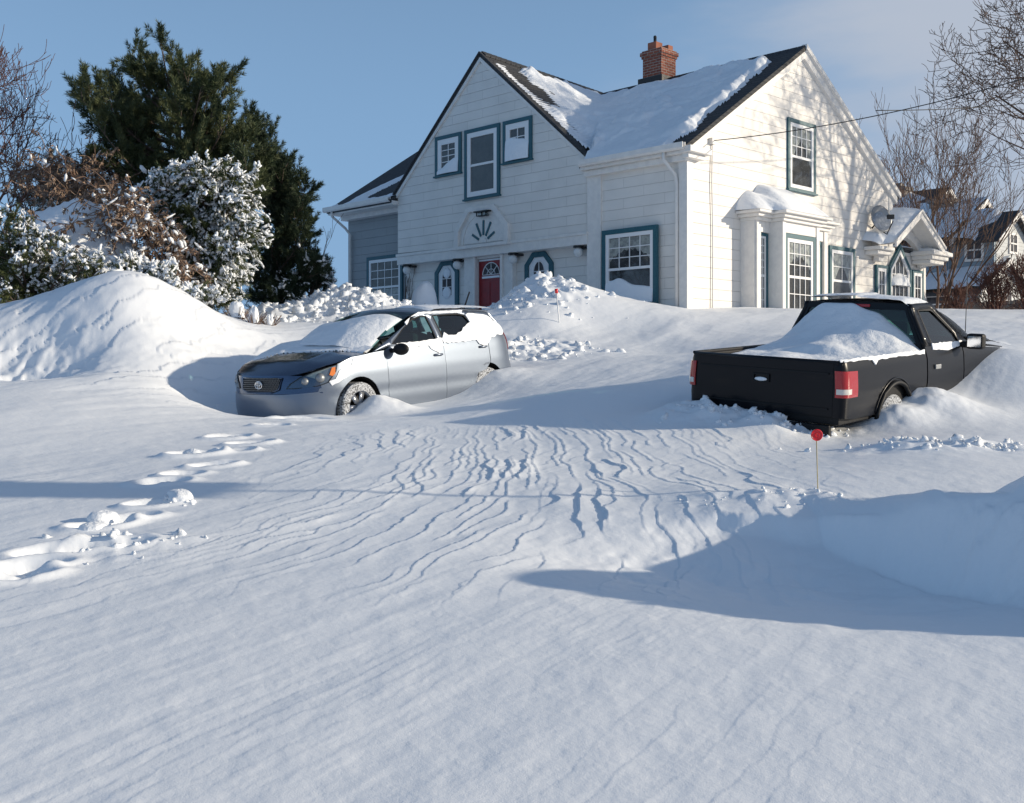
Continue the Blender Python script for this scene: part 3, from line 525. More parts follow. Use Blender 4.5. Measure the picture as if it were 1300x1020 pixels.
q = MB(); [q.box((x-.012, .01, 1.3), (x+.012, .03, 3.2), pm) for x in (9.8, 10.05, 10.3)]; [q.box((9.57, .009, z-.012), (10.53, .029, z+.012), pm) for z in (1.7, 2.1, 2.85)]; q.build('muntin', 'sash_paint', pw)
q = MB(); q.add([pm(a, .016, z) for a, z in pin2], [(0, 1, 2, 3, 4)]); q.build('pane', 'window_glass', pw)
V = []; nu = 20
for i in range(nu):
    a = 9.5+1.1*i/(nu-1)
    for j in range(10): th = j/9*math.pi/2; V.append(pm(a, .02+.20*math.cos(th)*math.sin(math.pi*i/(nu-1))**.4, 2.52+.34*math.sin(th)*(.5+.6*math.sin(math.pi*i/(nu-1)))))
mesh_np('sill_snow', V, gridfaces(nu, 10), 'snow', pw)
XF = .70; ap, e0, e1, ze = (9.95, 4.60), 8.50, 11.42, 3.66
def gp(poly, n0, n1, name, m, bev=.006):
    q = MB(); q.prism(poly, n0, n1, sd(0)); return q.build(name, m, por, bev)
arcH = [(9.95+1.18*math.cos(math.pi*i/14), 3.12+.80*math.sin(math.pi*i/14)) for i in range(15)]
gp([(11.40, 3.12), (11.40, 3.58), (9.95, 4.46), (8.50, 3.58), (8.50, 3.12)]+arcH[::-1], .06, .22, 'tympanum', 'white_paint')
for sgn, e in ((-1, e0), (1, e1)):
    gp([ap, (e, ze), (e, ze-.10), (ap[0], ap[1]-.12)], 0, XF, 'hood_roof', 'white_paint'); gp([(ap[0], ap[1]+.015), (e+.03*sgn, ze), (e+.03*sgn, ze-.20), (ap[0], ap[1]-.20)], XF+.001, XF+.06, 'rake_board', 'white_paint'); gp([(ap[0], ap[1]+.05), (e+.06*sgn, ze+.03), (e+.06*sgn, ze-.04), (ap[0], ap[1]-.02)], XF+.061, XF+.10, 'rake_board', 'white_paint')
pb('cornice', 'white_paint', [((.04, 10.85, 3.20), (.60, 11.75, 3.32)), ((.04, 10.80, 3.32), (.68, 11.88, 3.44)), ((.04, 10.75, 3.44), (.76, 12.0, 3.56))], .02)
pb('cornice', 'white_paint', [((.0, 8.12, 3.28), (.40, 8.9, 3.40)), ((.0, 8.04, 3.40), (.50, 8.9, 3.50))], .02)
V = []; nu, nv = 54, 30
for i in range(nu):                      # snow over the hood's near slope and on the cornice below it
    a = 7.98+(10.12-7.98)*i/(nu-1); top = np.interp(a, [7.98, 8.2, 8.6, 9.95, 10.12], [3.55, 3.80, 3.92, 4.72, 4.66]); base = np.interp(a, [7.98, 8.5, 9.95, 10.12], [3.50, 3.62, 4.60, 4.5])
    for j in range(nv):
        t = j/(nv-1); lim = .52+.26*float(sstep(8.35, 8.6, np.array(a))); x = t*lim
        V.append(H(x, a, base+(top-base+.14*(1-t)**.8*(1 if a < 9.8 else .3))*(1-t**5)+.03*float(fbm(a*3, x*3, 3, 8))))
mesh_np('snow_cover', V, gridfaces(nu, nv)[:, ::-1], 'snow', por)
V = []
for i in range(24):
    a = 10.9+1.1*i/23
    for j in range(14): t = j/13; V.append(H(.04+.70*t, a, 3.56+.16*(1-t**4)*(math.sin(math.pi*(i+.01)/23.02))**.4))
mesh_np('snow_cover', V, gridfaces(24, 14)[:, ::-1], 'snow', por)
# roof snow -----------------------------------------------------------
def roofsnow(xa, xb, ya, yb, step, th, name):
    xs = np.arange(xa, xb+1e-6, step); ys = np.arange(ya, yb+1e-6, step); X, Y = np.meshgrid(xs, ys, indexing='ij')
    Z, T = th(X, Y); o = mesh_np(name, np.stack([X, Y, Z-ZB], -1), gridfaces(len(xs), len(ys)), 'snow', house)
    keep = (T > -.03).ravel(); bm = bmesh.new(); bm.from_mesh(o.data); bm.verts.ensure_lookup_table()
    bmesh.ops.delete(bm, geom=[v for v, k in zip(list(bm.verts), keep) if not k], context='VERTS'); bm.to_mesh(o.data); bm.free(); return o
def rs(X, Y):
    main = R0+Y*SL+.12; gr = GZ0+(GZ1-GZ0)*Y/4.9; gab = gr-(X-GA)*(gr-5.31)/(GX1+.10-GA); gab = np.where(X > GX1+.10, -9, gab)
    base = np.maximum(main, gab); k = .55; hh = np.clip(k-np.abs(main-gab), 0, k); fill = hh*hh/k*.25*sstep(4.9, 3.2, Y)+0
    onG = sstep(-.1, .1, gab-main)
    lay = .14+.13*fbm(X*.9+2, Y*.9, 4, 17)+.10*np.maximum(0, fbm(X*1.7, Y*2.0, 3, 23))+.05*sstep(.0, .12, fbm(X*1.0+4, Y*1.5, 3, 29))*sstep(4.2, 3, Y)
    blob = .16*np.maximum(0, fbm(X*1.1+5, Y*1.3+2, 2, 71)-.12)**.5*sstep(-4.6, -3.6, X)*sstep(4.4, 3.2, Y); lay = lay+blob*np.where(X < -.5, 1, 0); lay = lay+.07*sstep(.0, .16, fbm(X*.75+11, Y*1.05+3, 4, 41))*sstep(.1, .6, Y)*sstep(-5.6, -4.4, X)
    down = (X-GA)/(GX1-GA)                       # 0 at the gable ridge, 1 at its eave
    course = ((X-GA)*1.36/.135) % 1
    bare = np.where(onG > .5, sstep(2.0, .5, Y+.8*fbm(X*2, Y*2, 3, 5))*.9, 0)
    patch = np.exp(-(((Y-.80)/.42)**2+((X+5.75)/.75)**2)**2)
    lay = lay*(1-bare)+bare*(.020-.045*sstep(.30, .75, course+.3*fbm(X*6, Y*6, 2, 3))); lay = lay-patch*.10*sstep(.15, .4, course)*np.clip(onG, 0, 1)
    lay = lay-.6*sstep(.11, .0, down+.02*fbm(Y*4, X, 2, 6))*onG; lay = lay-.12*sstep(.16, .02, Y+.05*fbm(X*5, Y, 2, 7))*onG
    lay = lay-.60*sstep(4.25, 4.62, Y+.15*fbm(X*3, Y*0, 3, 4)+.10)*(1-onG)
    rk = -X+.10+.22*fbm(Y*1.3, X*0, 3, 19); lay = lay-.35*sstep(.62, .20, rk-.28*sstep(1.5, 4.0, Y))*(1-onG)
    lay = np.minimum(lay, .02+.35*sstep(-.30, .1, Y)+.05)
    return base+fill+lay, lay
roofsnow(GA, .12, -.34, 4.85, .033, rs, 'roof_snow')
def rs2(X, Y):
    main = R0+Y*SL+.12; e = (Y*1.0+(X+12.2)*.0); ln = (X+12.55)-(Y)*.72; lay = .055-.16*np.abs(ln/.55)**2-.09*sstep(1.5, 2.3, Y)+.03*fbm(X*3, Y*3, 3, 2); lay = np.maximum(lay, .035-.14*sstep(-.2, .35, Y+.2*fbm(X*3, Y, 2, 8)))
    return main+lay, lay
roofsnow(-13.4, -10.4, -.30, 3.2, .04, rs2, 'roof_snow')
# satellite dish on the sunlit wall
dc = Vector(H(.42, 8.85, 4.32)); dish = empty('satellite_dish', hw(.02, 8.5)+(CAMZ+4.0,), label='round grey satellite dish caked with snow on the white sunlit side wall', cat='satellite dish')
bpy.context.view_layer.update()
HM = Matrix.Translation((HX, HY_, CAMZ+ZB)) @ Matrix.Rotation(HR, 4, 'Z'); DI = dish.location.copy()
def dl(x, y, z): return HM @ Vector(H(x, y, z))-DI
cD = dl(.36, 8.38, 4.27); nD = (Vector((.35, -.93, .25))).normalized(); uD = nD.cross(Vector((0, 0, 1))).normalized(); vD = uD.cross(nD).normalized()
def dishpt(r, a, off=0): return cD+uD*(r*.34*math.cos(a))-vD*(r*-.39*math.sin(a))+nD*(.10*r*r+off-.1)
V = [dishpt(j/8, i/28*2*math.pi) for j in range(9) for i in range(29)]; o = mesh_np('reflector', V, gridfaces(9, 29), 'grey_metal', dish); sm = o.modifiers.new('thick', 'SOLIDIFY'); sm.thickness = .012
V = [dishpt(.9*j/8, i/28*2*math.pi, .012+.035*(1-(j/8)**2)*(1 if True else 0)-(.06 if (math.sin(i/28*2*math.pi) > .35 and j > 5) else 0)) for j in range(9) for i in range(29)]; mesh_np('snow_crust', V, gridfaces(9, 29), 'dish_crust', dish)
q = MB(); q.tube([cD-nD*.1, dl(.02, 8.5, 4.05)], .025, 6); q.tube([cD-vD*.40, cD-vD*.5+nD*.1, cD-vD*.25+nD*.42], .016, 6); q.build('mount', 'dark_metal', dish)
q = MB(); p = cD-vD*.12+nD*.42+uD*.05; q.box(p-Vector((.09, .05, .06)), p+Vector((.09, .05, .06))); q.build('receiver', 'dark_metal', dish, .01)
# overhead cables
def cable(name, A, B, sag, r, label):
    A, B = Vector(A), Vector(B); pts = [A.lerp(B, i/24)-A*0-Vector((0, 0, sag*4*(i/24)*(1-i/24))) for i in range(25)]
    q = MB(); q.tube([p-A for p in pts], r, 5); o = q.build(name, 'cable'); o.location = A; return tag(o, label, 'cable')
wA = HM @ Vector(H(.08, .93, 5.36)); cable('overhead_cable', wA, at(1470, 45, 21), .30, .011, 'thin dark service cable running from the white house corner up to the right')
cable('overhead_cable', at(1112, 140.5, 25), at(1460, 102, 36), .25, .011, 'second thin dark cable, splitting off and passing behind the bare tree')
# ------------------------------------------------------------------ vehicles
def cdt_panel(polys, step):
    """triangulate a 2D polygon (plus interior points) so a curved panel follows its map with clean edges"""
    vs = []; es = []; fs = []
    for P in polys:
        Q = []
        for i in range(len(P)):
            a = Vector(P[i]); c = Vector(P[(i+1) % len(P)]); n = max(1, int((c-a).length/step))
            Q += [a.lerp(c, k/n) for k in range(n)]
        b0 = len(vs); vs += Q; fs.append(list(range(b0, b0+len(Q))))
    A = polys[0]; xs = [p[0] for p in A]; ys = [p[1] for p in A]
    def inside(p, P):
        r = False; j = len(P)-1
        for i in range(len(P)):
            if (P[i][1] > p[1]) != (P[j][1] > p[1]) and p[0] < (P[j][0]-P[i][0])*(p[1]-P[i][1])/(P[j][1]-P[i][1]+1e-12)+P[i][0]: r = not r
            j = i
        return r
    x = min(xs)+step*.5; k = 0
    while x < max(xs):
        y = min(ys)+step*(.5 if k % 2 else 1.0)
        while y < max(ys):
            if inside((x, y), A) and min((Vector((x, y))-v).length for v in vs[:len(vs)] if True) > step*.4: vs.append(Vector((x, y)))
            y += step
        x += step*.87; k += 1
    ov, oe, of, _, _, orig = delaunay_2d_cdt(vs, [], fs, 1, 1e-5)
    F2 = []
    for f in of:
        c = sum((ov[i] for i in f), Vector((0, 0)))/len(f)
        if inside(c, A): F2.append(f)
    return ov, F2
CEN = Vector((-1.3, 0, .6))
def outn(mp, u, v):
    e = .004; a = Vector(mp(u, v)); n = (Vector(mp(u+e, v))-a).cross(Vector(mp(u, v+e))-a).normalized(); d = a-CEN; d.x *= .35; return n if n.dot(d) > 0 else -n
def orient(me):
    """faces look outwards from the body's middle"""
    s_ = sum((p.normal.dot(Vector(((p.center.x-CEN.x)*.35, p.center.y, p.center.z-CEN.z)))*p.area for p in me.polygons)); 
    if s_ < 0: me.flip_normals()
def panel(name, poly, mp, m, par, step=.07, off=0, th=.012, **k):
    ov, of = cdt_panel([poly], step); vs = []
    for p in ov:
        a = Vector(mp(p.x, p.y))
        if off: a = a+outn(mp, p.x, p.y)*off
        vs.append(a)
    me = bpy.data.meshes.new(name); me.from_pydata([tuple(v) for v in vs], [], [tuple(f) for f in of]); me.polygons.foreach_set('use_smooth', [True]*len(me.polygons)); orient(me)
    me.materials.append(M[m]); o = bpy.data.objects.new(name, me); S.collection.objects.link(o); o.parent = par
    if th:
        s = o.modifiers.new('thickness', 'SOLIDIFY'); s.thickness = th; s.offset = -1; e_ = o.modifiers.new('edges', 'EDGE_SPLIT'); e_.split_angle = math.radians(45)
    return tag(o, **k)
def outline(x_f, a_f, n_f, x_r, a_r, n_r, b):
    """half plan outline from rear centre round the side to front centre, resampled by arc length; s=0 at x=0 on the side"""
    P = [(x_r-a_r*math.sin(t)**(2/n_r) if t > 0 else x_r, b*math.cos(t)**(2/n_r) if t < math.pi/2 else 0) for t in [math.pi/2*(1-i/60) for i in range(61)]]
    P += [(x_f+a_f*math.sin(t)**(2/n_f), b*max(0, math.cos(t))**(2/n_f)) for t in [math.pi/2*i/60 for i in range(61)]]
    P = np.array(P); d = np.r_[0, np.cumsum(np.hypot(*np.diff(P, axis=0).T))]; k = 60+1
    s0 = d[60]+(0-x_r if x_f >= 0 else 0); return P, d-s0
def wheel(par, c, r, w, side, rimmat='alloy', spokes=7):
    x, y, z = c; t = MB(); n = 40; prof = [(-w/2, r*.66), (-w/2, r*.93), (-w*.42, r), (w*.42, r), (w/2, r*.93), (w/2, r*.66)]
    vs = [(x+q*math.cos(2*math.pi*i/n), y+p, z+q*math.sin(2*math.pi*i/n)) for i in range(n) for p, q in prof]
    t.add(vs, [(i*6+j, i*6+(j+1) % 6, ((i+1) % n)*6+(j+1) % 6, ((i+1) % n)*6+j) for i in range(n) for j in range(6)])
    wh = t.build('wheel', 'rubber', par)
    q = MB(); yo = y+side*w*.40
    for i in range(spokes):
        a = 2*math.pi*i/spokes; u = (math.cos(a), math.sin(a)); v = (-u[1]*.028, u[0]*.028)
        pts = [(x+u[0]*R_+v[0]*sg*(1+R_*2), z+u[1]*R_+v[1]*sg*(1+R_*2)) for R_, sg in ((.05, -1), (r*.65, -1), (r*.65, 1), (.05, 1))]
        q.add([(p[0], yo-side*.02, p[1]) for p in pts]+[(p[0], yo+side*.005, p[1]) for p in pts], [(0, 1, 2, 3), (7, 6, 5, 4), (0, 4, 5, 1), (1, 5, 6, 2), (2, 6, 7, 3), (3, 7, 4, 0)])
    q.tube([(x, yo-side*.03, z), (x, yo+side*.012, z)], .06, 12)
    vs = [(x+q_*math.cos(2*math.pi*i/n), yo+p, z+q_*math.sin(2*math.pi*i/n)) for i in range(n) for p, q_ in ((side*.01, r*.68), (side*.01, r*.62), (-side*.05, r*.60))]
    q.add(vs, [(i*3+j, i*3+j+1, ((i+1) % n)*3+j+1, ((i+1) % n)*3+j) for i in range(n) for j in range(2)], True); q.build('rim', rimmat, wh); return wh
def rot(h, p, r): return (math.radians(r), -math.radians(p), math.radians(h))
# ---- silver wagon: x forward from the front axle, y to its left, z above its tyres
car = empty('parked_car', (-2.57, 14.444, CAMZ-.725), rot(233.3, -4.34, -.22), label='silver hatchback wagon half buried in the driveway drift, front wheel turned', cat='car')
CB = .885; OP, OS = outline(0, .87, 2.7, -2.75, .74, 3.2, CB)
def cz(x): return float(np.interp(x, [-3.5, -3.0, -2.4, -1.7, -.9, -.3, .1, .45, .72, .9], [1.10, 1.10, 1.06, 1.03, 1.01, .985, .955, .875, .775, .70]))  # belt / bonnet edge height
def wz(z, x):
    lo = float(np.interp(z, [0, .2, .35, .55, .75, .95, 1.05, 1.2, 1.46], [.93, .955, .985, 1.0, .995, .965, .94, .875, .735]))
    return lo
def fz(z): return float(np.interp(z, [0, .2, .35, .5, .56, .7, .8, .9], [.93, .98, 1.0, 1.0, .985, .95, .905, .84]))
def rzz(z): return float(np.interp(z, [0, .35, .5, .62, .7, 1.0, 1.2, 1.45], [.96, 1.0, 1.02, 1.0, .95, .92, .80, .50]))
def CF(s, z, side=1):
    x = float(np.interp(s, OS, OP[:, 0])); y = float(np.interp(s, OS, OP[:, 1])); y *= wz(z, x)
    if .0 < x: x = x*(1+(fz(z)-1)*min(1, x/.35))
    if x < -2.75: x = -2.75+(x+2.75)*rzz(z)
    y += .012*math.exp(-((z-.64)/.05)**2)*0-.010*math.exp(-((z-.50)/.05)**2)
    return (x, side*y, z)
L_ = lambda s, z: CF(s, z, 1)
Rr = lambda s, z: CF(-s, z, -1)      # mirrored map keeps normals outwards
def mir(poly): return [(-a, c) for a, c in poly][::-1]
arcw = lambda c, r, a0, a1, n=14: [(c[0]+r*math.cos(math.radians(a0+(a1-a0)*i/n)), c[1]+r*math.sin(math.radians(a0+(a1-a0)*i/n))) for i in range(n+1)]
SF = OS[-1]
g = .003
fen = [(-.52+g, .22)]+[(-.40, .22)]+arcw((0, .315), .385, 194, -14, 18)+[(.42, .20), (.62, .20), (.62, .50), (.62, .60), (.58, .80), (.38, .877), (.10, .948), (-.1, .962), (-.33, .985), (-.52+g, .995)]
fd = [(-1.675+g, .24), (-.52-g, .24), (-.52-g, 1.00), (-.62, 1.035), (-1.675+g, 1.04)]
rd = [(-2.22, .24), (-1.675-g, .24), (-1.675-g, 1.04), (-2.40, 1.085), (-2.66, 1.12), (-2.66, .72), (-2.55, .62), (-2.36, .58)]
qp = [(-2.29, .22)]+arcw((-2.6, .315), .385, 14, 166, 16)[::1]+[(-3.02, .22), (-3.35, .22), (-3.42, .55), (-3.42, 1.05), (-3.10, 1.14), (-2.67, 1.12), (-2.67, .74), (-2.56, .63), (-2.37, .60), (-2.28, .5)]
qp = [(-2.215, .22)]+[(-2.215, .40), (-2.23, .50)]+arcw((-2.6, .315), .385, 30, 166, 16)+[(-3.02, .22), (-3.35, .22), (-3.42, .55), (-3.42, 1.05), (-3.10, 1.15), (-2.672, 1.125), (-2.672, .72), (-2.56, .61), (-2.37, .57)]
gh = [(-1.42, 1.46), (-2.3, 1.47), (-3.02, 1.42), (-3.20, 1.16), (-3.10, 1.155), (-2.66, 1.125), (-2.40, 1.09), (-1.675, 1.045), (-.62, 1.04), (-.36, 1.0), (-.30, .99)]
for mpn, f in ((L_, lambda p: p), (Rr, mir)):
    panel('fender', f(fen), mpn, 'silver_paint', car, .05)
    d1 = panel('door', f(fd), mpn, 'silver_paint', car, .06); d2 = panel('door', f(rd), mpn, 'silver_paint', car, .06); panel('rear_quarter', f(qp), mpn, 'silver_paint', car, .05)
    sidey = 1 if mpn is L_ else -1
    for d, hx, hz_ in ((d1, -1.53, .875), (d2, -2.52, .93)):
        q = MB(); y = CF(hx, hz_)[1]*sidey; q.tube([(hx-.09, y, hz_), (hx-.06, y+.03*sidey, hz_+.003), (hx+.06, y+.03*sidey, hz_+.003), (hx+.09, y, hz_)], [.011, .014, .014, .011], 6); q.build('handle', 'silver_paint', d); q = MB(); q.box((hx-.07, y-.012, hz_-.018), (hx+.07, y+.008, hz_+.016)); q.build('handle_recess', 'black_plastic', d)
    # greenhouse: dark glass band framed by paint
    fg = [(-.66, 1.065), (-1.575, 1.075), (-1.53, 1.405), (-1.40, 1.405), (-1.22, 1.375), (-.95, 1.245)]
    rg = [(-1.70, 1.08), (-2.36, 1.12), (-2.50, 1.17), (-2.34, 1.39), (-2.2, 1.415), (-1.66, 1.41)]
    qg = [(-2.66, 1.20), (-3.05, 1.215), (-2.98, 1.32), (-2.58, 1.37)]
    def grow(P, t):
        c = Vector((sum(p[0] for p in P)/len(P), sum(p[1] for p in P)/len(P))); return [tuple(c+(Vector(p)-c)*(1+t/(Vector(p)-c).length)) for p in P]
    # painted frame = ring strips around each glass
    cen = f(gh)
    def frame(outer, holes):
        vs = []; fs = []
        for P in [outer]+holes:
            b0 = len(vs); Q = []
            for i in range(len(P)):
                a = Vector(P[i]); c = Vector(P[(i+1) % len(P)]); n = max(1, int((c-a).length/.05)); Q += [a.lerp(c, k/n) for k in range(n)]
            vs += Q; fs.append(list(range(b0, b0+len(Q))))
        ov, oe, of, _, _, _ = delaunay_2d_cdt(vs, [], fs, 1, 1e-5)
        def ins(p, P):
            r = False; j = len(P)-1
            for i in range(len(P)):
                if (P[i][1] > p[1]) != (P[j][1] > p[1]) and p[0] < (P[j][0]-P[i][0])*(p[1]-P[i][1])/(P[j][1]-P[i][1]+1e-12)+P[i][0]: r = not r
                j = i
            return r
        keep = [fc for fc in of if ins(sum((ov[i] for i in fc), Vector((0, 0)))/len(fc), outer) and not any(ins(sum((ov[i] for i in fc), Vector((0, 0)))/len(fc), h) for h in holes)]
        return ov, keep
    ov, keep = frame(f(gh), [f(fg), f(rg), f(qg)])
    me = bpy.data.meshes.new('pillar_frame'); me.from_pydata([mpn(p.x, p.y) for p in ov], [], [tuple(k) for k in keep]); me.polygons.foreach_set('use_smooth', [True]*len(me.polygons)); me.materials.append(M['silver_paint']); orient(me)
    o = bpy.data.objects.new('pillar_frame', me); S.collection.objects.link(o); o.parent = car; sm = o.modifiers.new('t', 'SOLIDIFY'); sm.thickness = .03; sm.offset = -1
    for P, par in ((fg, d1), (rg, d2), (qg, o)):
        panel('side_glass', f(grow(P, .012)), mpn, 'car_glass', par, .08, off=-.012, th=0)
        ovv, kk = frame(f(grow(P, .006)), [f(grow(P, -.018))]); me = bpy.data.meshes.new('window_seal'); vv = []
        for p in ovv:
            a = Vector(mpn(p.x, p.y)); vv.append((a.x, a.y*1.004, a.z))
        me.from_pydata(vv, [], [tuple(k) for k in kk]); me.materials.append(M['black_plastic']); o2 = bpy.data.objects.new('window_seal', me); S.collection.objects.link(o2); o2.parent = par
    panel('sill', f([(-.40, .19), (-.40, .235), (-2.2, .235), (-2.2, .19)][::-1]), mpn, 'silver_paint', car, .08, off=.006)
def plan_y(x, z):
    s = np.linspace(-3.6, SF, 260); P = np.array([CF(a, z)[:2] for a in s]); i = np.argsort(P[:, 0]); return float(np.interp(x, P[i, 0], P[i, 1]))
# bonnet, windscreen, roof, tailgate
XS = np.linspace(-.45, .80, 60); YE = np.array([plan_y(x, cz(x)) for x in XS])
xm = max(CF(s, .755)[0] for s in np.linspace(.2, SF, 60))
def HD(x, y):
    ye = max(.05, float(np.interp(x, XS, YE))); e = min(1, abs(y)/ye); return (x, y, cz(x)+.055*(1-e**2.4)*min(1, max(.0, (xm+.02-x)/.35))**.6+.010*math.exp(-((abs(y)-.45*ye-.05)/.06)**2)*min(1, max(0, .6-x)*2))
n_ = 26; edge = []
for i in range(n_+1):
    x = -.20+(xm-.012+.20)*math.sin(math.pi/2*i/n_); edge.append((x, max(.0, float(np.interp(x, XS, YE)))-.006))
hoodp = [(-.20-.12*(1-(y/.8)**2), y) for y in np.linspace(-.8, .8, 12)][::-1]+[(x, -y) for x, y in edge[1:]]+[(x, y) for x, y in edge[::-1][1:-1]]
hood = panel('hood', hoodp, HD, 'sky_tinted_silver', car, .06)
def WS(u, v, bulge=.14):    # windscreen: u -1..1, v 0 bottom..1 top
    e = abs(u); x0 = -.34+(1-e*e)*bulge; x1 = -1.42+(1-e*e)*.16; y = u*(.80*(1-v)+.655*v); x = x0+(x1-x0)*v; z = 1.0+(1.462-1.0)*v+.05*math.sin(math.pi*v)*1+(1-e*e)*(.02+.03*v)
    return (x, y, z)
panel('windscreen', [(-.95, .04), (.95, .04), (.94, .96), (-.94, .96)], WS, 'car_glass', car, .12, th=0)
panel('roof_header', [(-1, .955), (1, .955), (1, 1.02), (-1, 1.02)], WS, 'silver_paint', car, .1)
def RF(x, y):
    e = min(1, abs(y)/.66); return (x, y, float(np.interp(x, [-3.2, -3.0, -2.3, -1.8, -1.4, -1.2], [1.395, 1.43, 1.475, 1.475, 1.462, 1.44]))+.055*(1-e**2.2))
roofc = panel('roof', [(-1.41+.16*(1-(y/.66)**2), y) for y in np.linspace(-.66, .66, 9)]+[(-2.4, .665), (-3.0, .61), (-3.14, .5), (-3.16, -.5), (-3.0, -.61), (-2.4, -.665)], RF, 'silver_paint', car, .09)
def TG(y, z): x = -2.75-.74*rzz(z)*(1-(abs(y)/.95)**3.5*.25); return (x, y, z)
tg = panel('tailgate', [(-.62, .60), (-.62, 1.05), (-.5, 1.40), (.5, 1.40), (.62, 1.05), (.62, .60)], TG, 'silver_paint', car, .09)
panel('rear_glass', [(-.56, 1.08), (-.46, 1.36), (.46, 1.36), (.56, 1.08)], TG, 'car_glass', tg, .1, off=.01, th=0)
mat('lamp_silver', (.42, .46, .44), .3, metal=.5)
# front: bumper, grille, lamps
bl_ = [(.44, .18), (SF, .18), (SF, .545), (1.0, .545), (.80, .555), (.62, .60), (.50, .62), (.44, .60)]
V1 = lambda s, z: L_(s, z)
def FULL(s, z):              # whole nose in one map: s measured from the left side round to the right
    return L_(s, z) if s <= SF else (lambda p: (p[0], -p[1], p[2]))(L_(2*SF-s, z))
bump = [(.50, .17), (2*SF-.50, .17), (2*SF-.50, .50), (2*SF-.62, .555), (SF+.4, .535), (SF-.4, .535), (.62, .555), (.50, .50)]
panel('front_bumper', bump, FULL, 'silver_paint', car, .06, off=.006)
nose = [(.56, .54), (2*SF-.56, .54), (2*SF-.62, .70), (2*SF-.80, .755), (SF+.34, .765), (SF-.34, .765), (.80, .755), (.62, .70)]
panel('nose_panel', nose, FULL, 'sky_tinted_silver', car, .06, off=.001)
gr = [(SF-.22, .565), (SF+.22, .565), (SF+.33, .60), (SF+.36, .735), (SF-.36, .735), (SF-.33, .60)]
gp_ = panel('grille', gr, FULL, 'black_plastic', car, .05, off=.012)
q = MB()
for i, z in enumerate(np.arange(.585, .73, .024)):
    for j in range(-13, 14):
        s = SF+j*.026+(.013 if i % 2 else 0)
        if abs(s-SF) < .33-.03*(z < .6): a = Vector(FULL(s, z)); q.box(a+Vector((.008, -.0045, -.005)), a+Vector((.022, .0045, .005)))
o = q.build('grille_mesh', 'grey_metal', gp_); tag(o, kind='stuff')
q = MB(); P = gr+[gr[0]]; q.tube([Vector(FULL(s, z))+Vector((.016, 0, 0)) for s, z in P], .009, 6); q.build('grille_surround', 'sky_tinted_silver', gp_)
c = Vector(FULL(SF, .652))+Vector((.035, 0, 0)); q = MB()
def ell(c, ry, rz, n=22): return [c+Vector((0, ry*math.cos(2*math.pi*i/n), rz*math.sin(2*math.pi*i/n))) for i in range(n+1)]
q.tube(ell(c, .062, .046), .007, 6, False); q.tube(ell(c+Vector((.002, 0, .012)), .044, .018), .0055, 6, False); q.tube(ell(c+Vector((.004, 0, -.004)), .019, .040), .0055, 6, False); q.build('emblem', 'chrome', gp_)
hl = [(.50, .66), (.62, .625), (.90, .605), (1.03, .605), (.98, .66), (.86, .735), (.70, .795), (.52, .84), (.38, .865), (.40, .79)]
for k, f in ((0, lambda p: p), (1, lambda P: [(2*SF-a, c) for a, c in P][::-1])):
    h = panel('headlight', f(hl), FULL, 'window_glass', car, .05, off=.014, th=0)
    panel('lamp_housing', f(hl), FULL, 'lamp_silver', h, .05, off=-.012, th=0)
    panel('turn_signal', f([(.42, .76), (.455, .735), (.50, .75), (.47, .835), (.42, .84)]), FULL, 'amber_lens', h, .05, off=.020, th=0)
    for s, z, r in ((.62, .72, .062), (.80, .685, .052)):
        a = Vector(FULL(s if k == 0 else 2*SF-s, z)); q = MB(); q.ball(a-Vector((.02, .01*(1-2*k), 0)), r, 14, 9); q.build('reflector_bowl', 'grey_metal', h)
    q = MB(); q.tube([Vector(FULL(a, z))*1.0+Vector((.006, .006*(1-2*k), .004)) for a, z in f(hl)+[f(hl)[0]]], .006, 5, False); q.build('lamp_trim', 'black_plastic', h)
    # tail lamp
    sd_ = 1-2*k; P = [(-3.30, 1.14), (-3.24, 1.13), (-3.33, .86), (-3.45, .80), (-3.52, .84), (-3.46, 1.0)]
    tl = panel('tail_light', P if k == 0 else mir(P), L_ if k == 0 else Rr, 'red_lens', car, .05, off=.012)
    q = MB(); y = .86*sd_; q.ball((-.66, y+.13*sd_, 1.00), .10, 16, 10, (.62, 1.25, .78)); q.tube([(-.62, y-.02*sd_, .985), (-.64, y+.08*sd_, .985)], .03, 6); mr = q.build('wing_mirror', 'black_plastic', car)
    for x, st in ((0, 1), (-2.6, 0)): wheel(car, (x, sd_*.78, .315), .315, .20, sd_)
    q = MB()
    for i in range(15):
        pass
for x in (0, -2.6):          # dark wheel housings
    for sy in (1, -1):
        V = [(x+.385*math.cos(math.radians(a)), sy*yy_, .315+.385*math.sin(math.radians(a))) for a in np.linspace(-30, 210, 25) for yy_ in (.45, .845)]
        V2 = [(x, sy*.45, .315)]; mesh_np('wheel_arch', V, gridfaces(25, 2), 'black_plastic', car)
q = MB(); q.box((-3.2, -.78, .18), (.30, .78, .60)); q.box((.30, -.60, .18), (.62, .60, .60)); q.box((-3.2, -.74, .60), (-.3, .74, .98)); q.box((-.3, -.6, .6), (.45, .6, .80)); q.build('inner_shell', 'black_plastic', car, .03)
for (x, y) in ((-1.35, .38), (-1.35, -.38), (-2.2, .40), (-2.2, -.40)):
    q = MB(); q.box((x-.12, y-.23, .9), (x+.02, y+.23, 1.18)); q.box((x-.14, y-.12, 1.20), (x-.02, y+.12, 1.36)); st = q.build('seat', 'seat_cloth', car, .05)
q = MB(); q.tube(ell(Vector((-.80, .37, 1.0)), .17, .15), .014, 6, False); q.build('steering_wheel', 'black_plastic', car)
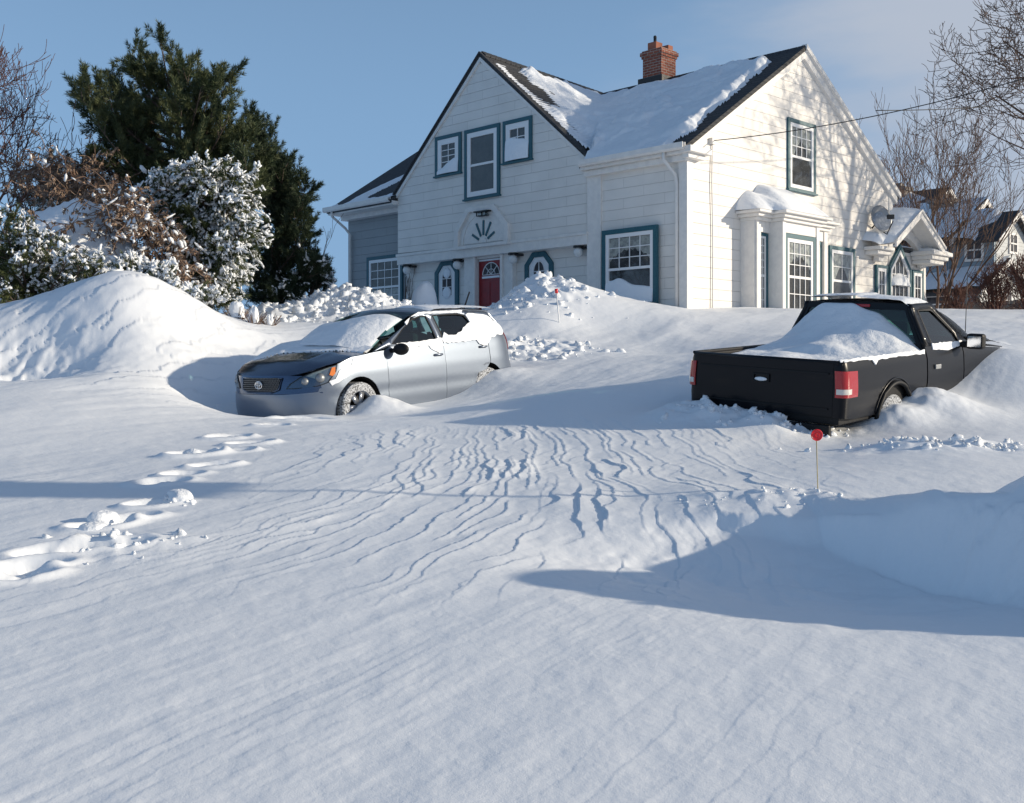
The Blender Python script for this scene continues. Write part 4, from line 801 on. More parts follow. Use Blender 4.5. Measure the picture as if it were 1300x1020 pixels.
# snow lying on the wagon
def snowpatch(name, mp, us, vs_, th, par):
    V = []; T = []
    for u in us:
        for v in vs_:
            a = Vector(mp(u, v)); e = .01; n = (Vector(mp(u+e, v))-a).cross(Vector(mp(u, v+e))-a).normalized(); n = n if n.z > 0 else -n; t = th(u, v); V.append(a+n*t); T.append(t)
    o = mesh_np(name, V, gridfaces(len(us), len(vs_)), 'snow', par); bm = bmesh.new(); bm.from_mesh(o.data); bm.verts.ensure_lookup_table()
    bmesh.ops.delete(bm, geom=[v for v, t in zip(list(bm.verts), T) if t < -.015], context='VERTS'); bmesh.ops.recalc_face_normals(bm, faces=bm.faces); bm.to_mesh(o.data); bm.free(); return o
fb = lambda a, b_, s, o_=3: float(fbm(np.array(a), np.array(b_), o_, s))
def th_ws(u, v):
    top = .62+.26*(u > -.2)*0+.20*math.exp(-((u-.45)/.5)**2); d = min(top-v, (u+.93)*.9, (.90-u)*.9); return .008+.10*min(1, max(0, d)*2.2)**.6-.09*(d < .0)*min(1, -d*8)+.012*fb(u*2, v*3, 5)
snowpatch('windscreen_snow', WS, np.linspace(-1.0, 1.0, 56), np.linspace(-.04, 1, 46), th_ws, car)
def th_hd(x, y):
    lim = .10-.17*(y/.7)+.02*math.sin(y*7)+.03*fb(x*3, y*3, 9); d = lim-.06-x; return .012+.12*min(1, max(0, d)*2.0)-.12*min(1, max(0, -d)*9)
snowpatch('hood_snow', HD, np.linspace(-.34, .42, 44), np.linspace(-.80, .80, 60), th_hd, car)
def th_rf(x, y):
    d = (-1.98+.55*max(0, y)+.16*fb(y*2, 1, 4)-x); return -.03+.055*min(1, max(0, d+.10)*5)+.012*fb(x*3, y*3, 7)+(.012 if x < -2.3 else 0)
snowpatch('roof_snow', RF, np.linspace(-3.15, -1.3, 70), np.linspace(-.66, .66, 40), th_rf, car)
def frostp(name, poly, mp, off=.016, m='snow'): return panel(name, poly, mp, m, car, .035, off=off, th=.014)
random.seed(3)
def rough(P, a=.012, st=.05):
    Q = []
    for i in range(len(P)):
        p = Vector(P[i]); c = Vector(P[(i+1) % len(P)]); n = max(1, int((c-p).length/st)); Q += [tuple(p.lerp(c, k/n)+Vector((random.uniform(-a, a), random.uniform(-a, a)))) for k in range(n)]
    return Q
frostp('clinging_snow', rough([(-1.68, 1.02), (-1.66, 1.075), (-1.74, 1.16), (-1.82, 1.13), (-1.95, 1.12), (-2.1, 1.15), (-2.25, 1.24), (-2.40, 1.27), (-2.36, 1.38), (-2.44, 1.42), (-2.60, 1.40), (-2.78, 1.37), (-3.0, 1.33), (-3.02, 1.28), (-3.18, 1.24), (-3.27, 1.16), (-3.16, 1.09), (-2.75, 1.055), (-2.6, .93), (-2.45, .97), (-2.4, 1.03)]), L_)
frostp('clinging_snow', rough([(-.75, 1.01), (-.75, 1.07), (-1.2, 1.075), (-1.5, 1.09), (-1.66, 1.10), (-1.67, 1.0), (-1.56, .90), (-1.45, .94), (-1.36, 1.0)], .008), L_, .012)
frostp('clinging_snow', rough([(-1.2, 1.395), (-1.42, 1.43), (-2.3, 1.43), (-2.34, 1.465), (-1.40, 1.462), (-1.05, 1.34), (-1.07, 1.30)], .006), L_, .012)
frostp('clinging_snow', rough([(-.20, .955), (.08, .93), (.14, .85), (.36, .80), (.40, .70), (.50, .68), (.46, .62), (.24, .70), (.1, .78), (-.18, .80), (-.34, .86), (-.38, .93)], .010), L_, .008)
q = MB(); 
nu, nv = 30, 12; V = []
for i in range(nu):
    a = math.radians(-20+150*i/(nu-1))
    for j in range(nv): t = j/(nv-1); r = .10+.27*t; V.append((.0+r*math.cos(a)*1.0, .80+.10*math.sin(math.pi*t)+.03*fb(i*.3, j*.3, 3), .20+r*math.sin(a)*.55+.02*fb(i*.4, j*.5, 6)))
# ---- black pickup: x forward from the tailgate, y to its left, z above its tyres
CEN = Vector((2.3, 0, .6))
tr = empty('pickup_truck', (2.446, 10.993, CAMZ-.878), rot(47.41, 3.79, 4.14), label='black pickup truck with snow-filled bed, buried to its bumper by the driveway', cat='pickup truck')
TP, TSs = outline(3.6, 1.15, 2.9, .22, .20, 2.6, .86)
_c = [(0, y) for y in np.linspace(0, .79, 20)]+[(.07-.07*math.cos(t), .79+.07*math.sin(t)) for t in np.linspace(.1, math.pi/2, 12)]
TP = np.array(_c+[(x, .86) for x in np.linspace(.12, 3.5, 30)]+[tuple(p) for p in TP[61:]]); TS = np.r_[0, np.cumsum(np.hypot(*np.diff(TP, axis=0).T))]; TS = TS-TS[32]+.12
def tw(z): return float(np.interp(z, [.2, .35, .5, .62, .70, .80, .98, 1.04, 1.12, 1.5], [.93, .965, .985, .99, 1.0, 1.0, .985, .965, .935, .715]))
def TF(s, z, side=1):
    x = float(np.interp(s, TS, TP[:, 0])); y = float(np.interp(s, TS, TP[:, 1]))*tw(z); y += -.010*math.exp(-((z-.69)/.018)**2)
    return (x, side*y, z)
TL = lambda s, z: TF(s, z, 1)
TR_ = lambda s, z: TF(-s, z, -1)
bedp = [(-.10, .53), (.22, .50), (.70, .50)]+[(.72, .52)]+arcw((1.13, .36), .41, 158, 22, 16)+[(1.54, .50), (1.90, .50), (1.90, 1.03), (1.76, 1.045), (-.10, 1.045)]
cabp = [(1.93, .48), (2.92, .48), (2.92, 1.06), (2.9, 1.10), (1.93, 1.10)]
fenp = [(2.945, .48), (3.35, .48)]+arcw((3.83, .36), .41, 162, 18, 16)+[(4.35, .45), (4.6, .45), (4.6, .96), (3.2, 1.05), (2.945, 1.06)]
for mpn, f, sy in ((TR_, mir, -1), (TL, lambda p: p, 1)):
    bs = panel('bed_side', f(bedp), mpn, 'black_paint', tr, .05)
    dr = panel('door', f(cabp), mpn, 'black_paint', tr, .06); panel('fender', f(fenp), mpn, 'black_paint', tr, .06)
    # flared arch lip
    q = MB(); P = arcw((1.13, .36), .425, 168, 12, 20); q.tube([Vector(mpn(sy*a, z))+Vector((0, sy*.012, 0)) for a, z in P], .022, 8); q.build('arch_flare', 'black_plastic', bs)
    q = MB(); P = arcw((1.13, .36), .47, 160, 20, 20); q.tube([Vector(mpn(sy*a, z))+Vector((0, sy*.002, 0)) for a, z in P], .012, 8); q.build('arch_crease', 'black_paint', bs)
    gl = [(2.12, 1.12), (2.88, 1.12), (2.84, 1.20), (2.52, 1.455), (2.46, 1.475), (2.14, 1.475)]
    fro = [(1.93, 1.10), (3.10, 1.06), (3.12, 1.10), (2.60, 1.52), (2.50, 1.545), (1.98, 1.545)]
    ov, keep = frame(f(fro), [f(gl)]); me = bpy.data.meshes.new('cab_frame'); me.from_pydata([mpn(p.x, p.y) for p in ov], [], [tuple(k) for k in keep]); me.polygons.foreach_set('use_smooth', [True]*len(me.polygons)); me.materials.append(M['black_paint']); orient(me)
    o = bpy.data.objects.new('cab_frame', me); S.collection.objects.link(o); o.parent = tr; sm = o.modifiers.new('t', 'SOLIDIFY'); sm.thickness = .04; sm.offset = -1
    panel('side_glass', f(grow(gl, .012)), mpn, 'car_glass', dr, .09, off=-.012, th=0)
    ovv, kk = frame(f(grow(gl, .008)), [f(grow(gl, -.014))]); me = bpy.data.meshes.new('window_seal'); me.from_pydata([(lambda p: (p[0], p[1]*1.005, p[2]))(mpn(p.x, p.y)) for p in ovv], [], [tuple(k) for k in kk]); me.materials.append(M['black_plastic']); o2 = bpy.data.objects.new('window_seal', me); S.collection.objects.link(o2); o2.parent = dr
    q = MB(); y = sy*.865; q.box((2.10, y-.01, .855), (2.24, y+.012, .905)); q.build('handle', 'grey_metal', dr, .006)
    q = MB(); q.box((2.82, sy*.90, 1.04), (2.94, sy*1.09, 1.21)); q.box((2.84, sy*.82, 1.05), (2.92, sy*.92, 1.12)); mr = q.build('wing_mirror', 'black_plastic', tr, .03)
    q = MB(); q.box((2.812, sy*.925, 1.065), (2.818, sy*1.07, 1.185)); q.build('mirror_glass', 'chrome', mr)
    # tail light wraps the corner
    P = [(-.060, .715), (.25, .715), (.25, .955), (-.060, .965)]
    tl = panel('tail_light', f(P), mpn, 'red_lens', tr, .04, off=.014)
    P = [(-.045, .745), (.11, .745), (.11, .795), (-.045, .795)]; panel('reversing_light', f(P), mpn, 'white_lens', tl, .04, off=.020)
    for x in (1.13, 3.88):
        wheel(tr, (x, sy*.74, .33), .33, .22, sy, 'grey_metal', 5)
        V = [(x+.415*math.cos(math.radians(a)), sy*yy_, .36+.415*math.sin(math.radians(a))) for a in np.linspace(-30, 210, 25) for yy_ in (.35, .83)]; mesh_np('wheel_arch', V, gridfaces(25, 2), 'black_plastic', tr)
# tailgate
def TT(y, z): return (-.004-.006*math.exp(-((z-.955)/.012)**2)*0+.02*(1 if False else 0)+.012*max(0, abs(y)-.6)**2, -y, z)
tgp = [(-.742, .53), (.742, .53), (.742, 1.03), (-.742, 1.03)]
tgt = panel('tailgate', tgp, TT, 'black_paint', tr, .07, th=.05)
q = MB(); q.tube([(.02, -.79, 1.035), (.02, .79, 1.035)], .024, 8); q.build('tailgate_rim', 'black_paint', tgt)
q = MB()
for z, h in ((.935, .008), (.60, .008)): q.box((-.016, -.70, z-h), (-.006, .70, z+h))
o = q.build('crease_line', 'black_plastic', tgt)
q = MB(); q.ring([(-.10, .81), (.08, .81), (.08, .89), (-.10, .89)], [(-.085, .822), (.065, .822), (.065, .878), (-.085, .878)], -.004, .016, lambda a, n, z: (-.006-n, -a, z)); q.build('handle_bezel', 'black_plastic', tgt)
q = MB(); q.ball((-.018, .01, .835), .045, 10, 6, (.25, 1.6, .45)); q.build('handle_snow', 'snow', tgt)
q = MB(); q.box((-.05, -.74, .33), (.0, .78, .45)); q.box((-.04, -.30, .45), (.0, .30, .465)); q.build('rear_bumper', 'black_plastic', tr, .02)
q = MB(); q.box((.02, -.80, .45), (1.9, .80, .62)); q.box((1.95, -.78, .40), (3.4, .78, .98)); q.box((3.2, -.74, .45), (4.6, .74, .85)); q.box((1.86, -.80, .5), (1.93, .80, 1.04)); q.build('inner_shell', 'black_plastic', tr, .01)
for sy in (-1, 1):
    q = MB(); q.box((.02, sy*.76, .55), (1.88, sy*.82, 1.035)); q.box((.02, sy*.765, 1.03), (1.88, sy*.83, 1.062)); q.build('bed_rail', 'black_plastic', tr, .012)
def TRF(x, y): e = min(1, abs(y)/.61); return (x, y, 1.545+.035*(1-e**2.2)-.02*max(0, 2.1-x)/.12)
panel('cab_roof', [(1.98, -.60), (2.50, -.60), (2.62, -.3), (2.64, 0), (2.62, .3), (2.50, .60), (1.98, .60)], TRF, 'black_paint', tr, .08, th=.03)
def CBK(y, z): hw_ = 1; return (1.935+max(0, z-1.1)*.12+.05*(abs(y)/.85)**4, -y, z)
bk = [(-.80, 1.02), (.80, 1.02), (.78, 1.12), (.60, 1.545), (-.60, 1.545), (-.78, 1.12)]; bg_ = [(-.70, 1.13), (.70, 1.13), (.555, 1.475), (-.555, 1.475)]
ov, keep = frame(bk, [bg_]); me = bpy.data.meshes.new('cab_back'); me.from_pydata([CBK(p.x, p.y) for p in ov], [], [tuple(k) for k in keep]); me.materials.append(M['black_paint']); orient(me); o = bpy.data.objects.new('cab_back', me); S.collection.objects.link(o); o.parent = tr; sm = o.modifiers.new('t', 'SOLIDIFY'); sm.thickness = .03; sm.offset = 0
panel('rear_glass', grow(bg_, .02), CBK, 'car_glass', o, .1, off=0, th=0)
q = MB(); q.box((1.955, -.17, 1.497), (1.99, .09, 1.53)); q.build('brake_light', 'red_lens', o, .006)
def TWS(u, v): e = abs(u); return (3.12+(2.55-3.12)*v+.12*(1-e*e), u*(.80*(1-v)+.61*v), 1.08+(1.53-1.08)*v+.03*math.sin(math.pi*v))
panel('windscreen', [(-.97, .02), (.97, .02), (.97, .98), (-.97, .98)], TWS, 'car_glass', tr, .15, th=0)
def THD(x, y): e = min(1, abs(y)/.84); return (x, y, 1.06-.10*max(0, (x-3.1)/1.5)**1.3+.045*(1-e**2.5))
panel('hood', [(3.05, -.80), (4.35, -.78), (4.62, -.55), (4.68, 0), (4.62, .55), (4.35, .78), (3.05, .80)], THD, 'black_paint', tr, .12)
for y in (-.36, .36):
    q = MB(); q.box((2.25, y-.25, .9), (2.42, y+.25, 1.18)); q.box((2.26, y-.12, 1.18), (2.36, y+.12, 1.34)); q.build('seat', 'seat_cloth', tr, .04)
q = MB(); q.tube(ell(Vector((2.86, .36, 1.10)), .18, .17), .015, 6, False); q.build('steering_wheel', 'black_plastic', tr)
q = MB(); q.tube([(3.35, -.70, 1.05), (3.33, -.70, 1.90)], [.0055, .003], 5); q.build('antenna', 'dark_metal', tr)
# snow in the bed, banked up against the cab, and on the roof
xs = np.linspace(.03, 2.02, 90); ys = np.linspace(-.82, .80, 84); X, Y = np.meshgrid(xs, ys, indexing='ij')
ky = np.convolve(np.interp(np.linspace(-1.1, 1.1, 221), [-.84, -.74, -.30, .05, .40, .60, .82], [.0, .05, .43, .50, .49, .36, .12]), np.hanning(23)/np.hanning(23).sum(), 'same')
cone = np.interp(Y+.03*np.sin(X*5), np.linspace(-1.1, 1.1, 221), ky); pile = np.clip((X-.62)/1.30, 0, 1); pile = .88*pile**3.4+.12*sstep(.0, .7, pile)
Z = 1.025+.04*fbm(X*1.7, Y*2, 4, 12)+cone*pile*(1+.10*fbm(X*3, Y*3, 3, 31))+.06*np.exp(-(((X-1.08)/.16)**2+((Y+.02)/.30)**2))-.055*np.exp(-(((X-.90)/.09)**2+((Y-.06)/.24)**2))+.035*np.exp(-(((X-.62)/.16)**2+((Y-.25)/.2)**2))
edgeD = np.minimum(np.minimum(Y+.82, .80-Y)*.9, X*1.2); Z = np.where(edgeD < .06, Z-(.06-edgeD)*.5, Z); Z = np.minimum(Z, 1.56)
mesh_np('bed_snow', np.stack([X, Y, Z], -1), gridfaces(90, 84), 'snow', tr)
def th_r2(x, y): e = max(abs(y)/.60, 0); b_ = .045+.018*(y > -.02)*1-.05*max(0, e-.86)*7*(1 if y < 0 else .5)-.05*max(0, (x-2.45))*4; return b_+.008*fb(x*4, y*4, 6)
snowpatch('roof_snow', TRF, np.linspace(1.97, 2.62, 30), np.linspace(-.60, .60, 50), th_r2, tr)
snowpatch('hood_snow', THD, np.linspace(3.05, 4.6, 40), np.linspace(-.80, .80, 40), lambda x, y: .05+.06*fb(x*2, y*2, 5)-(.12 if y < -.62 and x < 3.6 else 0), tr)
snowpatch('windscreen_snow', TWS, np.linspace(-1, 1, 30), np.linspace(0, 1, 20), lambda u, v: .10-.13*v+.0*u, tr)
panel('clinging_snow', mir(rough([(-.0, 1.048), (.6, 1.04), (.65, .985), (.72, 1.03), (1.2, 1.038), (1.85, 1.03), (1.88, 1.07), (0, 1.07)][::1], .006)), TR_, 'snow', tr, .04, off=.014)
panel('clinging_snow', mir(rough([(2.1, 1.06), (2.5, 1.04), (2.9, 1.075), (2.95, 1.12), (2.12, 1.125)], .006)), TR_, 'snow', tr, .04, off=.012)
# ------------------------------------------------------------------ vegetation
def unit(v): return v/np.maximum(np.linalg.norm(v, axis=-1, keepdims=True), 1e-9)
def perp(d):
    a = np.where(np.abs(d[..., 2:3]) < .9, np.array([0, 0, 1.]), np.array([1., 0, 0])); u = unit(np.cross(d, a)); return u, np.cross(d, u)
def tuft_mesh(name, P, D, Ln, m, parent, K=42, nl=.10, w=.011, spread=.85):
    n = len(P); P = np.repeat(P, K, 0); D = np.repeat(unit(D), K, 0); Ln = np.repeat(Ln, K)
    t = RNG.random(n*K)**.8; ph = RNG.random(n*K)*6.2832; u, v = perp(D); rad = u*np.cos(ph)[:, None]+v*np.sin(ph)[:, None]
    b = P+D*(t*Ln)[:, None]+rad*.012; nd = unit(D*(1-.25*RNG.random((n*K, 1)))+rad*spread*(1-.35*t[:, None])); ln = nl*(.75+.5*RNG.random(n*K))
    s = np.cross(nd, unit(RNG.normal(size=(n*K, 3)))); s = unit(s)*w*.5
    V = np.stack([b-s, b+s, b+nd*ln[:, None]], 1).reshape(-1, 3); return mesh_np(name, V, np.arange(len(V)).reshape(-1, 3), m, parent, False)
def seg_mesh(name, A, B, ra, rb, m, parent, n=4, **k):
    A, B = np.array(A), np.array(B); ra, rb = np.array(ra), np.array(rb); d = unit(B-A); u, v = perp(d); V = []
    for P, r in ((A, ra), (B, rb)):
        for i in range(n): a = 2*math.pi*i/n; V.append(P+(u*math.cos(a)+v*math.sin(a))*r[:, None])
    V = np.stack(V, 1); N_ = len(A); base = np.arange(N_)[:, None]*2*n
    Fc = np.stack([base+np.array([[i, (i+1) % n, n+(i+1) % n, n+i]]) for i in range(n)], 1).reshape(-1, 4); return mesh_np(name, V.reshape(-1, 3), Fc, m, parent, True, **k)
def blob_mesh(name, P, D, L_, R_, m, parent, nu=8, nv=6, nz=.22):
    n = len(P); D = unit(D); u, v = perp(D); th = np.linspace(0, math.pi, nv+1); ph = np.arange(nu)*2*math.pi/nu
    T = np.stack([np.repeat(np.cos(th), nu), np.outer(np.sin(th), np.cos(ph)).ravel(), np.outer(np.sin(th), np.sin(ph)).ravel()], 1); k = len(T)
    J = 1+nz*(RNG.random((n, k, 1))-.5)*2*np.where(np.abs(T[:, :1]) > .99, 0, 1)
    V = P[:, None]+J*(T[None, :, 0:1]*(D*L_[:, None])[:, None]+T[None, :, 1:2]*(u*R_[:, None])[:, None]+T[None, :, 2:3]*(v*R_[:, None])[:, None])
    f = np.array([(j*nu+i, (j+1)*nu+i, (j+1)*nu+(i+1) % nu, j*nu+(i+1) % nu) for j in range(nv) for i in range(nu)]); Fc = (np.arange(n)[:, None, None]*k+f[None]).reshape(-1, 4)
    return mesh_np(name, V.reshape(-1, 3), Fc, m, parent, True)
def conifer(name, base, targets, label, cat, needle='needles', droop=0., side=.42, tl=.17, nl=.095, dens=1., snow=0., snow_top=99, K=40, w=.011, trunk_h=.8, jy=.5, group=None, snow_size=1., spread=.85):
    B = Vector(base); root = empty(name, B, label=label, cat=cat, group=group); Bn = np.array(B); A_ = []; B_ = []; ra = []; rb = []; TP_ = []; TD = []
    top = max(t[2] for t in targets); H_ = (top-B.z)*trunk_h; lean = np.array([sum(t[0] for t in targets)/len(targets)-B.x, sum(t[1] for t in targets)/len(targets)-B.y, 0])
    def tk(f): return np.array([lean[0]*f*f*.8, lean[1]*f*f*.8, H_*f])
    tA = [tk(i/10) for i in range(10)]; tB = [tk((i+1)/10) for i in range(10)]; tr0 = [.11*(1-i/10)+.03 for i in range(10)]; tr1 = [.11*(1-(i+1)/10)+.03 for i in range(10)]
    seg_mesh('trunk', tA, tB, tr0, tr1, 'bark', root, 8)
    for t in targets:
        e = np.array(t)-Bn; f = min(.95, max(.05, (e[2]-.55*math.hypot(e[0]-lean[0]*.5, e[1]-lean[1]*.5))/H_)); s = tk(f); ln = np.linalg.norm(e-s); n = max(5, int(ln/.16)); pr = s
        mid = (s+e)/2+np.array([0, 0, -.16*ln+droop*ln*.6])+RNG.normal(size=3)*.05*ln
        for i in range(1, n+1):
            q = i/n; p = (1-q)**2*s+2*q*(1-q)*mid+q*q*e; A_.append(pr); B_.append(p); ra.append(.032*(1-(i-1)/n)+.008); rb.append(.032*(1-i/n)+.008); d = unit(p-pr)
            if q > .25:
                for k in range(int(2*dens+RNG.random())):
                    sd_ = unit(RNG.normal(size=3)); sd_ = unit(np.cross(d, sd_)); dd = unit(d*.7+sd_*.8+np.array([0, 0, .30-droop])); L2 = side*(1.15-q*.7)*(.6+.7*RNG.random()); m_ = max(2, int(L2/.12)); q0 = p
                    for j in range(m_):
                        dd = unit(dd+np.array([0, 0, .16-droop*.5])+RNG.normal(size=3)*.12); q1 = q0+dd*L2/m_; A_.append(q0); B_.append(q1); ra.append(.010); rb.append(.007)
                        TP_.append(q1-dd*.04); TD.append(unit(dd*.8+RNG.normal(size=3)*.38+np.array([0, 0, .25-droop]))); q0 = q1
                    TP_.append(q0); TD.append(dd)
            pr = p
        TP_.append(e-unit(e-mid)*.05); TD.append(unit(unit(e-mid)+np.array([0, 0, .3-droop])))
    seg_mesh('limbs', A_, B_, ra, rb, 'bark', root, 4)
    TPn = np.array(TP_); TDn = np.array(TD); Ln = tl*(.7+.7*RNG.random(len(TPn))); tuft_mesh('foliage', TPn, TDn, Ln, needle, root, K=K, nl=nl, w=w, spread=spread)
    if snow:
        hgt = TPn[:, 2]+B.z; pr_ = snow*np.clip((snow_top-hgt)/.9, 0, 1)*(.4+1.1*vn(TPn[:, 0]*1.3+9, TPn[:, 2]*1.3, 3)); k = RNG.random(len(TPn)) < pr_
        m_ = 7; Pk = np.repeat(TPn[k], m_, 0); Dk = np.repeat(TDn[k], m_, 0); Lk = np.repeat(Ln[k], m_); nn = len(Pk)
        Pn = Pk+Dk*(Lk*(.15+.95*RNG.random(nn)))[:, None]+RNG.normal(size=(nn, 3))*.034+np.array([0, 0, .03]); Dn = unit(Dk+np.array([0, 0, -.45])+RNG.normal(size=(nn, 3))*.45)
        blob_mesh('snow_load', Pn, Dn, snow_size*(.022+.085*RNG.random(nn)**2.2), snow_size*(.011+.028*RNG.random(nn)**2.2), 'snow', root, 7, 5, nz=.40)
    return root
def gp3(px, py, Y):
    p = at(px, py, Y); return (p.x, p.y, gz(p.x, p.y)-.15)
def tg_(lst, Y, jy=1.0): return [tuple(at(x, y, Y+random.uniform(-jy, jy))) for x, y in lst]
random.seed(11)
up = [(205, 62), (193, 85), (168, 72), (175, 98), (184, 118), (228, 80), (240, 95), (222, 105), (212, 112), (94, 112), (105, 128), (116, 122), (130, 121), (137, 118), (110, 145), (125, 160), (150, 112), (158, 128), (286, 104), (276, 112), (265, 118), (255, 112), (284, 125), (290, 150), (270, 140), (250, 135), (230, 140), (210, 145), (190, 150), (175, 155), (165, 165), (150, 165), (290, 170), (265, 165), (300, 185), (240, 165), (215, 172), (200, 190), (180, 185), (160, 190), (140, 195), (125, 205), (225, 195), (250, 190), (275, 190), (300, 200), (305, 170), (315, 188), (322, 205), (330, 222), (312, 215), (300, 225), (335, 240), (320, 240), (295, 240), (270, 215), (245, 215), (218, 215), (190, 210), (165, 205)]
conifer('pine_tree', gp3(232, 400, 24.5), tg_(up, 23.6, 1.3), 'tall dark green pine with upturned brushy shoots, highest tree on the left', 'pine tree', needle='needles', dens=.42, snow=.30, snow_top=5.4, tl=.36, nl=.105, K=120, w=.016, spread=1.05, side=.50)
r2 = [(318, 158), (330, 162), (342, 178), (350, 200), (360, 215), (372, 235), (388, 240), (385, 260), (392, 290), (380, 310), (395, 330), (370, 335), (400, 345), (360, 345), (345, 225), (330, 200), (340, 250), (355, 270), (365, 295), (345, 310), (350, 330), (330, 290), (375, 275), (335, 340), (385, 350), (320, 250), (410, 350), (345, 365), (360, 378), (330, 368), (375, 388), (350, 390), (335, 385), (320, 360), (310, 330)]
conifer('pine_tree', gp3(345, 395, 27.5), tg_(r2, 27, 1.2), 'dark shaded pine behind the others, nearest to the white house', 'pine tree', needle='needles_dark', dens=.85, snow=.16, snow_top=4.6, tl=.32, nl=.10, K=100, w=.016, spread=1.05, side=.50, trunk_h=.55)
mid = [(240, 215), (262, 225), (285, 220), (305, 225), (320, 235), (215, 225), (200, 235), (190, 250), (210, 260), (232, 250), (255, 250), (278, 250), (300, 255), (318, 265), (200, 275), (220, 280), (245, 275), (268, 280), (290, 285), (312, 290), (325, 300), (235, 300), (215, 300), (255, 305), (278, 310), (300, 315), (318, 325), (240, 325), (262, 330), (285, 340), (305, 345), (225, 340), (250, 350), (272, 358), (295, 365)]
conifer('snowy_evergreen', gp3(262, 400, 23.0), tg_(mid, 21.8, .8), 'broad evergreen plastered with clumps of snow, in front of the tall pine', 'evergreen', needle='yew', droop=.34, dens=1.8, snow=.48, snow_top=9, tl=.16, nl=.08, side=.40, K=44, w=.013, trunk_h=.75, snow_size=.95)
lft = [(0, 285), (18, 280), (35, 290), (10, 300), (30, 310), (50, 305), (70, 312), (5, 320), (25, 330), (45, 330), (65, 335), (85, 330), (105, 335), (125, 342), (0, 345), (20, 350), (40, 350), (60, 355), (80, 350), (100, 355), (118, 355), (-15, 300), (-20, 330), (-25, 360), (5, 368), (30, 368), (-40, 310)]
conifer('yew_shrub', gp3(45, 395, 20.0), tg_(lft, 19.2, .7), 'low dark yew shrub dotted with snow at the far left edge', 'shrub', needle='yew', droop=.10, dens=1.9, snow=.22, snow_top=9, tl=.11, nl=.055, side=.28, K=34, w=.012, trunk_h=.6, snow_size=.85)
lft2 = [(130, 352), (148, 345), (165, 350), (182, 358), (200, 365), (215, 372), (235, 378), (250, 372), (270, 380), (160, 335), (180, 340), (198, 348), (215, 352)]
conifer('yew_shrub', gp3(190, 400, 20.2), tg_(lft2, 19.6, .6), 'smaller yew shrub smothered in snow between the drift crest and the evergreens', 'shrub', needle='yew', droop=.25, dens=1.8, snow=.55, snow_top=9, tl=.11, nl=.055, side=.28, K=34, trunk_h=.5, snow_size=1.1)
lp = [(400, 352), (412, 342), (418, 350), (408, 362), (395, 368), (385, 362), (375, 372), (415, 365), (365, 376)]
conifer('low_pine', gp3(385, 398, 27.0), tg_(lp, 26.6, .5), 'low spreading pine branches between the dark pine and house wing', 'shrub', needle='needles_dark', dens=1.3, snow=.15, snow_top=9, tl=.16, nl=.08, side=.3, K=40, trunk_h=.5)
bk = [(60, 205), (90, 208), (110, 205), (125, 215), (100, 225), (75, 222), (45, 225), (30, 240), (20, 250), (55, 245), (140, 225), (160, 220), (85, 245), (120, 245)]
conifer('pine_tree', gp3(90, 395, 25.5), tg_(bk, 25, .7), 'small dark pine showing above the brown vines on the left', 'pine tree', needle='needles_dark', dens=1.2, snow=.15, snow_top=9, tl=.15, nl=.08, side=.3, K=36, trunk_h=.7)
# brown vine thicket with its heap of snow
vb = gp3(120, 395, 22.4); vine = empty('vine_thicket', vb, label='tangled brown dead vines and seed heads over a heap of snow', cat='vines'); Bn = np.array(vb)
V = []; nx, ny = 90, 50
for i in range(nx):
    px = 12+228*i/(nx-1); tp = float(np.interp(px, [12, 22, 40, 62, 85, 105, 125, 150, 180, 212, 240], [350, 292, 272, 262, 256, 252, 262, 288, 316, 350, 385]))
    for j in range(ny):
        Y = 19.9+3.6*j/(ny-1); c = at(px, tp, 21.8); X = (px-CX)/F*21.8; g_ = 1-((Y-21.9)/2.0)**2 if Y < 21.9 else 1-((Y-21.9)/1.6)**2; zb = 2.4
        z = zb+(c.z-zb)*max(0, g_)**.75+.22*fb(X*1.5, Y*1.5, 4, 4)+.06*fb(X*5, Y*5, 9); V.append((X-vb[0], Y-vb[1], z-vb[2]))
mesh_np('snow_cover', V, gridfaces(nx, ny)[:, ::-1], 'snow', vine)
A_ = []; B_ = []; ra = []; rb = []; LP = []; LD = []
def canes(n, px0, px1, fy, Y0, Y1, ln):
    for _ in range(n):
        px = RNG.uniform(px0, px1); Y = RNG.uniform(Y0, Y1); p = np.array(at(px, fy(px)+RNG.uniform(-16, 16), Y))-Bn; d = unit(np.array([RNG.normal()*.7, RNG.normal()*.5, RNG.normal()*.5+.4])); k = 8
        for j in range(k):
            q = p+d*ln/k*(.6+.8*RNG.random()); A_.append(p); B_.append(q); ra.append(.009); rb.append(.007); d = unit(d+RNG.normal(size=3)*.30+np.array([0, 0, -.16])); p = q
            if RNG.random() < .75: LP.append(q); LD.append(unit(RNG.normal(size=3)*.6+np.array([0, 0, -.5])))
top_ = lambda px: float(np.interp(px, [40, 80, 120, 160, 200, 240], [235, 232, 240, 262, 300, 345]))
canes(190, 30, 185, lambda p: top_(p)-4, 22.3, 23.6, .95); canes(150, 130, 240, lambda p: top_(p)+12, 20.3, 21.4, .8); canes(12, 40, 180, lambda p: 300, 20.0, 20.6, .6)
seg_mesh('canes', A_, B_, ra, rb, 'dry_cane', vine, 4); LPn = np.array(LP); LDn = np.array(LD); k = RNG.random(len(LPn)) < .75
tuft_mesh('dead_leaves', LPn[k], LDn[k], np.full(k.sum(), .10), 'dry_leaf', vine, K=7, nl=.075, w=.045, spread=.9)
k2 = RNG.random(len(LPn)) < .30*sstep(110, 200, (LPn[:, 0]+Bn[0])/21.3*F+CX)+.05; blob_mesh('snow_load', LPn[k2], LDn[k2], .04+.10*RNG.random(k2.sum())**1.5, .016+.035*RNG.random(k2.sum())**2, 'snow', vine, nz=.4)
